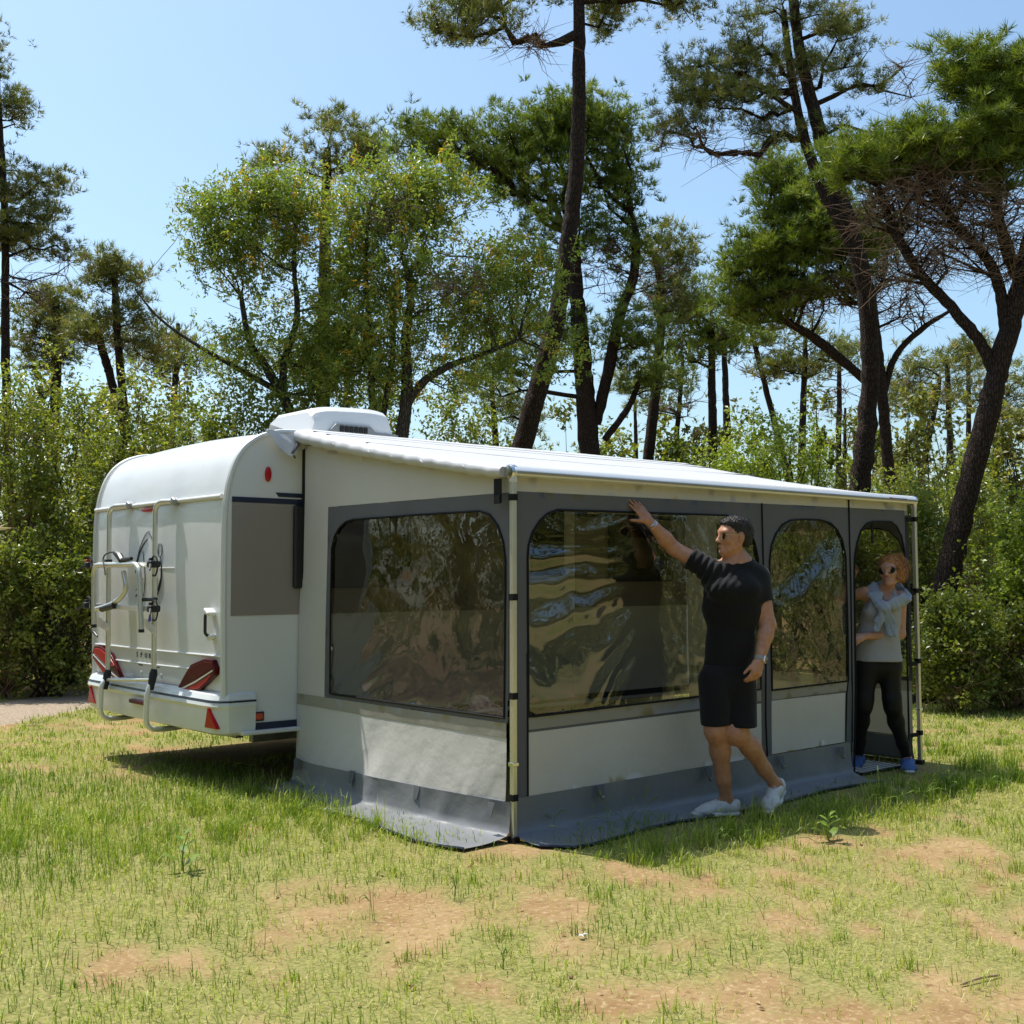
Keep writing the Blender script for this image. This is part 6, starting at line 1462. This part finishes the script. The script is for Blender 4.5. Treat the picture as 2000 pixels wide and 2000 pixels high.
for i, (lab, x, yt, d, w, n, mm) in enumerate(LS):
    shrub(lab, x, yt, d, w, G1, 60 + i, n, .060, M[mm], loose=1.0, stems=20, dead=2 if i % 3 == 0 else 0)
G2 = 'shrubs behind the awning'
for i, (lab, x, yt, d, w, n, mm) in enumerate([('bright green rounded bush behind the awning roof', 1480, 765, 15.2, 250, 15000, 'shrubbright'), ('paler bush at the side of the bright green bush', 1375, 815, 15.6, 150, 8000, 'shrubbright'),
      ('brownish far bush behind the thin lone pine', 1290, 850, 24, 120, 4000, 'shrubleaf'), ('small bush right of the forked pine base', 1690, 870, 16, 140, 7000, 'shrubleaf'), ('hazy brown bush under the dense stone pine', 1020, 815, 24, 160, 5000, 'shrubleaf')]):
    shrub(lab, x, yt, d, w, G2, 80 + i, n, .055, M[mm], stems=14, dead=3 if i in (2, 4) else 0)
G3 = 'shrubs on the right of the awning'
for i, (lab, x, yt, d, w, n, mm, dd) in enumerate([('shrub seen just past the right awning pole', 1745, 900, 14.4, 130, 10000, 'shrubleaf', 2), ('glossy bright shrub against the leaning stone pine', 1935, 890, 13.0, 150, 12000, 'shrubbright', 0), ('tall shrub behind the leaning stone pine trunk', 1830, 880, 15.8, 190, 10000, 'shrubleaf', 1),
      ('dark low shrub at the foot of the leaning stone pine', 1800, 1110, 12.4, 160, 9000, 'shrubdark', 3), ('twiggy half-dead shrub at the right edge of the grass', 1900, 1130, 12.6, 170, 8000, 'shrubdark', 12), ('shrub seen through the far side window of the awning', 1650, 930, 14.8, 170, 9000, 'shrubleaf', 0), ('bush closing the gap behind the awning doorway', 1560, 960, 15.0, 160, 7000, 'shrubdark', 0), ('leafy shrub at the far right end of the grass', 2010, 930, 13.2, 170, 8000, 'shrubleaf', 0)]):
    shrub(lab, x, yt, d, w, G3, 90 + i, n, .055, M[mm], stems=18, dead=dd)
G4 = 'young trees in the wood behind the clearing'
WHERE = ['behind the olive green shrub, under the short bushy pine', 'behind the tall light green shrub and slim pine', 'beside the bushy pine above the left shrubbery', 'low behind the airy tree near the curved trunk', 'between the curved pine trunk and the dense stone pine',
         'just right of the dense stone pine trunk', 'around the slender sloping pine behind the awning roof', 'at the foot of the rounded dark pine', 'left of the bright green bush behind the awning', 'over the right side of the bright green bush', 'close right of the forked pine',
         'around the bent pine right of the umbrella pine', 'left of the leaning stone pine, round the upright pine', 'hidden partly by the leaning stone pine trunk', 'right of the leaning stone pine above the glossy shrub']
for i, (x, yt, d, w, mm) in enumerate([(60, 650, 24, 150, 'pine'), (200, 670, 26, 150, 'shrubleaf'), (310, 660, 25, 150, 'pine'), (940, 740, 25, 130, 'shrubleaf'), (1060, 780, 28, 120, 'pine'), (1170, 770, 30, 110, 'shrubleaf'), (1270, 790, 26, 120, 'shrubleaf'), (1340, 760, 30, 120, 'pine'), (1420, 770, 27, 120, 'shrubleaf'), (1570, 740, 26, 130, 'pine'), (1650, 760, 28, 120, 'shrubleaf'), (1720, 720, 24, 130, 'pine'), (1790, 700, 27, 150, 'pine'), (1870, 720, 25, 150, 'shrubleaf'), (1930, 690, 24, 140, 'pine')]):
    shrub('young leafy tree in the wood ' + WHERE[i], x, yt, d, w, G4, 120 + i, 2700, .14, M[mm], stems=8, name='young_tree')
# --- far-off wood closing the view between the trunks
rg = np.random.default_rng(5)
ch = []; att = []
def wood_tree(p, h, na, spread):
    top = p + [rg.normal(0, .6), rg.normal(0, .6), h]
    ch.append((np.array([p, (p + top) / 2 + rg.normal(0, .15, 3), top]), np.array([.15, .12, .05]), 4))
    for _ in range(na): att.append(top + rg.normal(size=3) * [spread, spread, spread * .5] - [0, 0, .4])
def at_ang(ang, d): return (CP + (FH * math.cos(ang) + RT * math.sin(ang)) * d) * [1, 1, 0]
for i in range(170):
    ang = rg.uniform(-.60, .60); d = rg.uniform(38, 90)
    if -.02 < ang < .14 and rg.random() < .6: continue
    wood_tree(at_ang(ang, d), rg.uniform(4.5, 8.5) * (d / 60) ** .5, 11, 1.2)
for i in range(150):          # far bushes
    p = at_ang(rg.uniform(-.62, .62), rg.uniform(30, 75)) + [0, 0, rg.uniform(.5, 2.6)]; r_ = rg.uniform(.6, 1.3)
    for _ in range(9): att.append(p + rg.normal(size=3) * [r_, r_, r_ * .6])
n_view = len(att)
for i in range(90): wood_tree(at_ang(rg.uniform(.72, 2 * math.pi - .72), rg.uniform(15, 30)), rg.uniform(7, 11), 26, 1.9)   # unseen ring of wood added round the viewer to darken reflections and shade
for i in range(120):  # unseen undergrowth of the ring, added for the same darkening
    p = at_ang(rg.uniform(.64, 2 * math.pi - .64), rg.uniform(13, 22)) + [0, 0, rg.uniform(.6, 3.0)]
    for _ in range(9): att.append(p + rg.normal(size=3) * [1.1, 1.1, .8])
for i in range(110):  # more unseen bushes, added so the window films reflect dark
    p = at_ang(rg.uniform(-1.6, -.66) if i < 70 else rg.uniform(.66, 1.7), rg.uniform(12.5, 17)) + [0, 0, rg.uniform(.6, 4.2)]
    for _ in range(9): att.append(p + rg.normal(size=3) * [1.0, 1.0, .8])
att = np.array(att); att[:, 2] = np.maximum(att[:, 2], .15); out_ = []
ring = att[n_view:]; an_ = np.abs(np.arctan2((ring - CP) @ RT, (ring - CP) @ FH)); side_ = an_ < 1.15
for A_, per, s0, s1, wv in ((att[:n_view], 10, .17, .30, .07), (ring[side_], 8, .18, .36, .08), (ring[~side_], 3, .7, 1.2, .14)):
    P0 = np.repeat(A_, per, 0) + rg.normal(size=(len(A_) * per, 3)) * [.36, .36, .26]; tv, tf = tuft(6, rg, wv)
    out_.append(place(P0, frames(len(P0), rg.normal(size=P0.shape) + [0, 0, .7], rg, rg.uniform(s0, s1, len(P0))), tv, tf, np.clip(rg.normal(.45, .2, len(P0)) + np.repeat(rg.normal(0, .18, len(A_)), per), 0, 1)))
V = np.vstack([o[0] for o in out_]); F = np.vstack([o[1] + k for o, k in zip(out_, np.cumsum([0] + [len(o[0]) for o in out_[:-1]]))]); tt = np.concatenate([o[2] for o in out_])
fw_ = thing('far_wood', (30, 40, 0), 'far-off pine wood closing the view, with an unseen ring added to darken reflections', 'wood'); fw_['kind'] = 'stuff'
tag(np_mesh('crown', V, F, M['pine'], fw_, smooth=False, attr={'tint': tt}), kind='stuff')
V, F = tri_tubes(ch); tag(np_mesh('trunk', V, F, M['pinebark'], fw_), kind='stuff')
# ------------------------------------------------------------------ grass, clippings, weeds, litter
M['grass'] = leafmat('grass_blades', [(0, (.14, .22, .022)), (.35, (.26, .35, .036)), (.6, (.38, .42, .070)), (.8, (.50, .48, .15)), (1, (.58, .52, .26))], .5, .32, .3, (1.3, 1.4, .7))
rg = np.random.default_rng(77)
def scatter(n, box, dens):
    x = rg.uniform(box[0], box[1], n); y = rg.uniform(box[2], box[3], n)
    k = rg.random(n) < dens(x, y); return x[k], y[k]
def view_ok(x, y, m=.15):
    dx, dy = x - CP[0], y - CP[1]; d = dx * FH[0] + dy * FH[1]; s = dx * RT[0] + dy * RT[1]
    return (d > 2.6) & (np.abs(s) < .47 * d + 1.7) & (d < 19)
def blades(x, y, hgt, lean, wid, tint, bend=.5):
    n = len(x); z = hz(x, y); a = rg.uniform(0, 2 * math.pi, n); dx, dy = np.cos(a), np.sin(a)
    b = np.stack([x, y, z - .004], 1); px_, py_ = -dy, dx; w = np.stack([px_ * wid, py_ * wid, np.zeros(n)], 1)
    l1 = lean * hgt * .35; l2 = lean * hgt
    m_ = b + np.stack([dx * l1, dy * l1, hgt * np.sqrt(np.clip(1 - (lean * .35) ** 2, .03, 1)) * .55], 1)
    t = b + np.stack([dx * l2, dy * l2, hgt * np.sqrt(np.clip(1 - lean ** 2, .012, 1)) * (1 - .35 * bend * lean)], 1)
    V = np.stack([b - w, b + w, m_ - w * .75, m_ + w * .75, t], 1).reshape(-1, 3); o = (np.arange(n) * 5)[:, None]
    F3 = np.vstack([o + [0, 1, 3], o + [0, 3, 2], o + [2, 3, 4]]); return V, F3, np.repeat(tint, 5)
def depthfac(x, y): return (x - CP[0]) * FH[0] + (y - CP[1]) * FH[1]
BOX = (-8, 14, -4.5, 15)
# mown turf
x, y = scatter(380000, BOX, lambda x, y: view_ok(x, y) * np.clip(grassmask(x, y), .10, 1) * np.clip(7.5 / np.maximum(depthfac(x, y), 3), .25, 1) * (path_t(x, y) > -.05))
g = grassmask(x, y); tall = np.exp(-(((x + 2.3) / 1.9) ** 2 + ((y - 2.2) / 2.0) ** 2)); df = np.clip(depthfac(x, y) / 7, .8, 2.2)
dry = fbm(x * 1.3, y * 1.3, o=3, seed=201)
h = (.014 + .044 * g + .085 * tall * g) * rg.uniform(.5, 1.5, len(x)); tint = np.clip(rg.normal(.42, .25, len(x)) + (dry - .5) * 1.6 - .46 * tall, 0, 1)
P1 = blades(x, y, h, rg.uniform(.15, .97, len(x)), .0022 * df * rg.uniform(.6, 1.5, len(x)), tint)
# flat clippings
x, y = scatter(200000, BOX, lambda x, y: view_ok(x, y) * np.clip(grassmask(x, y) * .8 + .14, 0, 1) * np.clip(7 / np.maximum(depthfac(x, y), 3), .2, 1) * (path_t(x, y) > .05) * ((y < -.3) | (x < -.35) | (x > 4.2)))
P2 = blades(x, y, rg.uniform(.025, .10, len(x)), rg.uniform(.93, .999, len(x)), .0021 * np.clip(depthfac(x, y) / 7, .8, 2), np.clip(rg.normal(.72, .2, len(x)), .1, 1), .9)
# tussocks
TX = []; cx_, cy_ = scatter(9000, BOX, lambda x, y: view_ok(x, y) * (np.clip(grassmask(x, y), 0, 1) > .45) * .5 * (path_t(x, y) > .1) * ((y < -.35) | (x < -.4) | (x > 4.2)))
edge_x = np.concatenate([rg.uniform(.1, 4.6, 150), rg.uniform(-2.2, -.3, 110), rg.uniform(-.45, -.25, 25), rg.uniform(4.2, 5.2, 30)]); edge_y = np.concatenate([rg.normal(-.72, .22, 150), rg.normal(1.3, .35, 110), rg.uniform(.3, 2.2, 25), rg.normal(-.3, .4, 30)])
ok_ = ~((edge_x > -.32) & (edge_y > -.34) & (edge_x < 4.05)); edge_x, edge_y = edge_x[ok_], edge_y[ok_]
cx_ = np.concatenate([cx_, edge_x]); cy_ = np.concatenate([cy_, edge_y]); big = np.concatenate([np.zeros(len(cx_) - len(edge_x)), np.ones(len(edge_x))])
nb_ = rg.integers(14, 40, len(cx_)); x = np.repeat(cx_, nb_); y = np.repeat(cy_, nb_); bg = np.repeat(big, nb_); x = x + rg.normal(0, .035, len(x)); y = y + rg.normal(0, .035, len(y))
ts = np.repeat(rg.normal(0, .15, len(cx_)), nb_); hs_ = np.repeat(rg.uniform(.6, 1.35, len(cx_)), nb_)
P3 = blades(x, y, (.055 + .060 * bg) * hs_ * rg.uniform(.5, 1.4, len(x)), rg.uniform(.1, .9, len(x)), .0024 * np.clip(depthfac(x, y) / 7, .8, 1.8), np.clip(rg.normal(.32, .15, len(x)) + ts * 1.3, 0, 1))
def merge(parts):
    V = np.vstack([p[0] for p in parts]); o = np.cumsum([0] + [len(p[0]) for p in parts[:-1]]); F_ = np.vstack([p[1] + k for p, k in zip(parts, o)]); return V, F_, np.concatenate([p[2] for p in parts])
V, F, tt = merge([P1, P2, P3])
print('grass tris', len(F))
tag(np_mesh('grass', V, F, M['grass'], smooth=False, attr={'tint': tt}), 'patchy mown grass and dry clippings over the clearing', 'grass', kind='stuff')
# fallen leaves and needles on the ground
x, y = scatter(5200, BOX, lambda x, y: view_ok(x, y) * .55 * ((y < -.35) | (x < -.4) | (x > 4.2)) * (path_t(x, y) > -.3))
P0 = np.stack([x, y, hz(x, y) + .006], 1); fr = frames(len(x), rg.normal(size=(len(x), 3)) * .25 + [0, 0, 1], rg, rg.uniform(.012, .035, len(x)))
M['litter'] = leafmat('dry_leaf_litter', [(0, (.10, .055, .028)), (.6, (.24, .13, .06)), (1, (.42, .30, .16))], .7, .1, .2)
V, F, tt = place(P0, fr, *LEAFW, rg.random(len(x)))
tag(np_mesh('leaf_litter', V, F, M['litter'], smooth=False, attr={'tint': tt}), 'dry fallen leaves scattered thinly over the clearing', 'leaves', kind='stuff')
# single weeds standing above the turf
M['weed'] = leafmat('weed_leaves', [(0, (.10, .19, .02)), (1, (.24, .33, .06))], .4, .4, .4)
def weed(px, py, hgt, kind, label, seed):
    r_ = np.random.default_rng(seed); b = on(2, 0, px, py); b[2] = float(hz(b[0], b[1])); t = thing('weed', b, label, 'weed', 'single weeds standing above the mown grass')
    ch = []; LV = []
    if kind == 'grass':
        for i in range(int(r_.integers(2, 6))):
            d_ = r_.normal(0, .45, 2); e = b + np.array([d_[0] * hgt * .7, d_[1] * hgt * .7, hgt * r_.uniform(.55, 1.0)]); m_ = b + (e - b) * .55 + np.array([-d_[0], -d_[1], .35]) * hgt * .18
            s_ = spline([b + r_.normal(0, .008, 3) * [1, 1, 0], m_, e], 5); ch.append((s_, np.linspace(.0012, .0006, len(s_)), 4))
            if r_.random() < .5: ch.append((np.array([s_[-2], s_[-1], s_[-1] + (s_[-1] - s_[-3]) * .7]), np.array([.0015, .0035, .0008]), 5))
            k_ = s_[4]; q = k_ + r_.normal(size=3) * [.07, .07, .02] * hgt * 4; ch.append((np.array([k_, (k_ + q) / 2 + [0, 0, .02], q]), np.array([.0012, .0028, .0005]), 3))
    else:
        s_ = spline([b, b + [r_.normal(0, .02), r_.normal(0, .02), hgt * .5], b + [r_.normal(0, .03), r_.normal(0, .03), hgt]], 5); ch.append((s_, np.linspace(.004, .002, len(s_)), 5))
    V, F = tri_tubes(ch); np_mesh('stem', V, F, M['weed'], t, attr={'tint': np.full(len(V), .75 + r_.normal(0, .2))})
    if kind != 'grass':
        for i in range(9):
            a = i * 2.4 + r_.normal(0, .3); h = hgt * (.12 + .85 * i / 9); L_ = .09 * (1.25 - .7 * i / 9); o = b + np.array([0, 0, h]); dr = np.array([math.cos(a), math.sin(a), .55]); sd_ = np.array([-math.sin(a), math.cos(a), 0]) * L_ * .2
            pts_ = [o, o + dr * L_ * .4 + sd_ + [0, 0, .004], o + dr * L_ * .75 + sd_ * .7, o + dr * L_ + [0, 0, -.02], o + dr * L_ * .75 - sd_ * .7, o + dr * L_ * .4 - sd_ + [0, 0, .004]]
            np_mesh('leaf', np.array(pts_), [np.array([[0, 1, 5], [2, 3, 4]]), np.array([[1, 2, 4, 5]])], M['weed'], t, attr={'tint': np.full(6, r_.random())})
weed(345, 1648, .20, 'leaf', 'bright leafy weed standing alone on the mown grass left of the awning', 1)
for i, (px, py, h) in enumerate([(590, 1530, .26), (545, 1545, .16), (620, 1560, .18), (1010, 1560, .18), (1045, 1575, .2), (1095, 1600, .2), (1150, 1590, .28), (1180, 1580, .24), (1215, 1590, .3), (1250, 1600, .2), (470, 1480, .3), (400, 1480, .24), (1560, 1575, .2), (1620, 1560, .24), (1660, 1545, .3), (1705, 1530, .22), (1745, 1520, .2), (1830, 1490, .24), (1870, 1500, .26), (1360, 1610, .22), (1325, 1600, .24), (1500, 1600, .18), (1780, 1500, .2), (1810, 1560, .2), (1440, 1740, .16), (1490, 1850, .16), (700, 1740, .2), (520, 1690, .16), (1130, 1790, .16), (860, 1700, .18), (950, 1830, .16)]):
    b = on(2, 0, px, py)
    bx_ = round(float(b[0]) * 2) / 2; near_ = 'on the shaded strip before the awning front' if (px > 1000 and py < 1625) else ('by the awning side skirt' if px < 630 and py < 1580 else 'out on the open mown grass')
    weed(px, py, h, 'grass', 'thin wild grass clump with seed stalks ' + near_, 10 + i)
weed(1785, 1500, .18, 'leaf', 'leafy weed in the shade tip beyond the right awning pole', 51)
weed(1565, 1590, .16, 'leaf', 'leafy weed at the sunny edge of the awning shade near the white shoes', 52)
# twig and scraps
tb = on(2, 0, 1850, 1845); tw = MB(); q0 = on(2, .008, 1812, 1861); q1 = on(2, .009, 1886, 1840)
q0[2] += float(hz(q0[0], q0[1])); q1[2] += float(hz(q1[0], q1[1])); tw.tube(spline([q0, (q0 + q1) / 2 + [0, 0, .006], q1], 5), [.002] + [.0042] * 9 + [.002], 6)
tag(tw.build('twig', M['deadtwig']), 'short dry twig lying on the bare earth at the right', 'twig')
for (px, py, lab) in ((1098, 1776, 'small crumpled white paper scrap on the mown grass'), (1362, 1537, 'tiny pale scrap in the shade before the awning')):
    b = on(2, 0, px, py); b[2] = float(hz(b[0], b[1])) + .012; s_ = .011
    V = [(b[0] + s_ * (i - 1.5) + rg.normal(0, .004), b[1] + s_ * (j - 1) + rg.normal(0, .004), b[2] + .004 + rg.normal(0, .004)) for i in range(4) for j in range(3)]
    tag(np_mesh('paper_scrap', V, grid_faces(4, 3), M['stripewhite'], smooth=False), lab, 'litter')
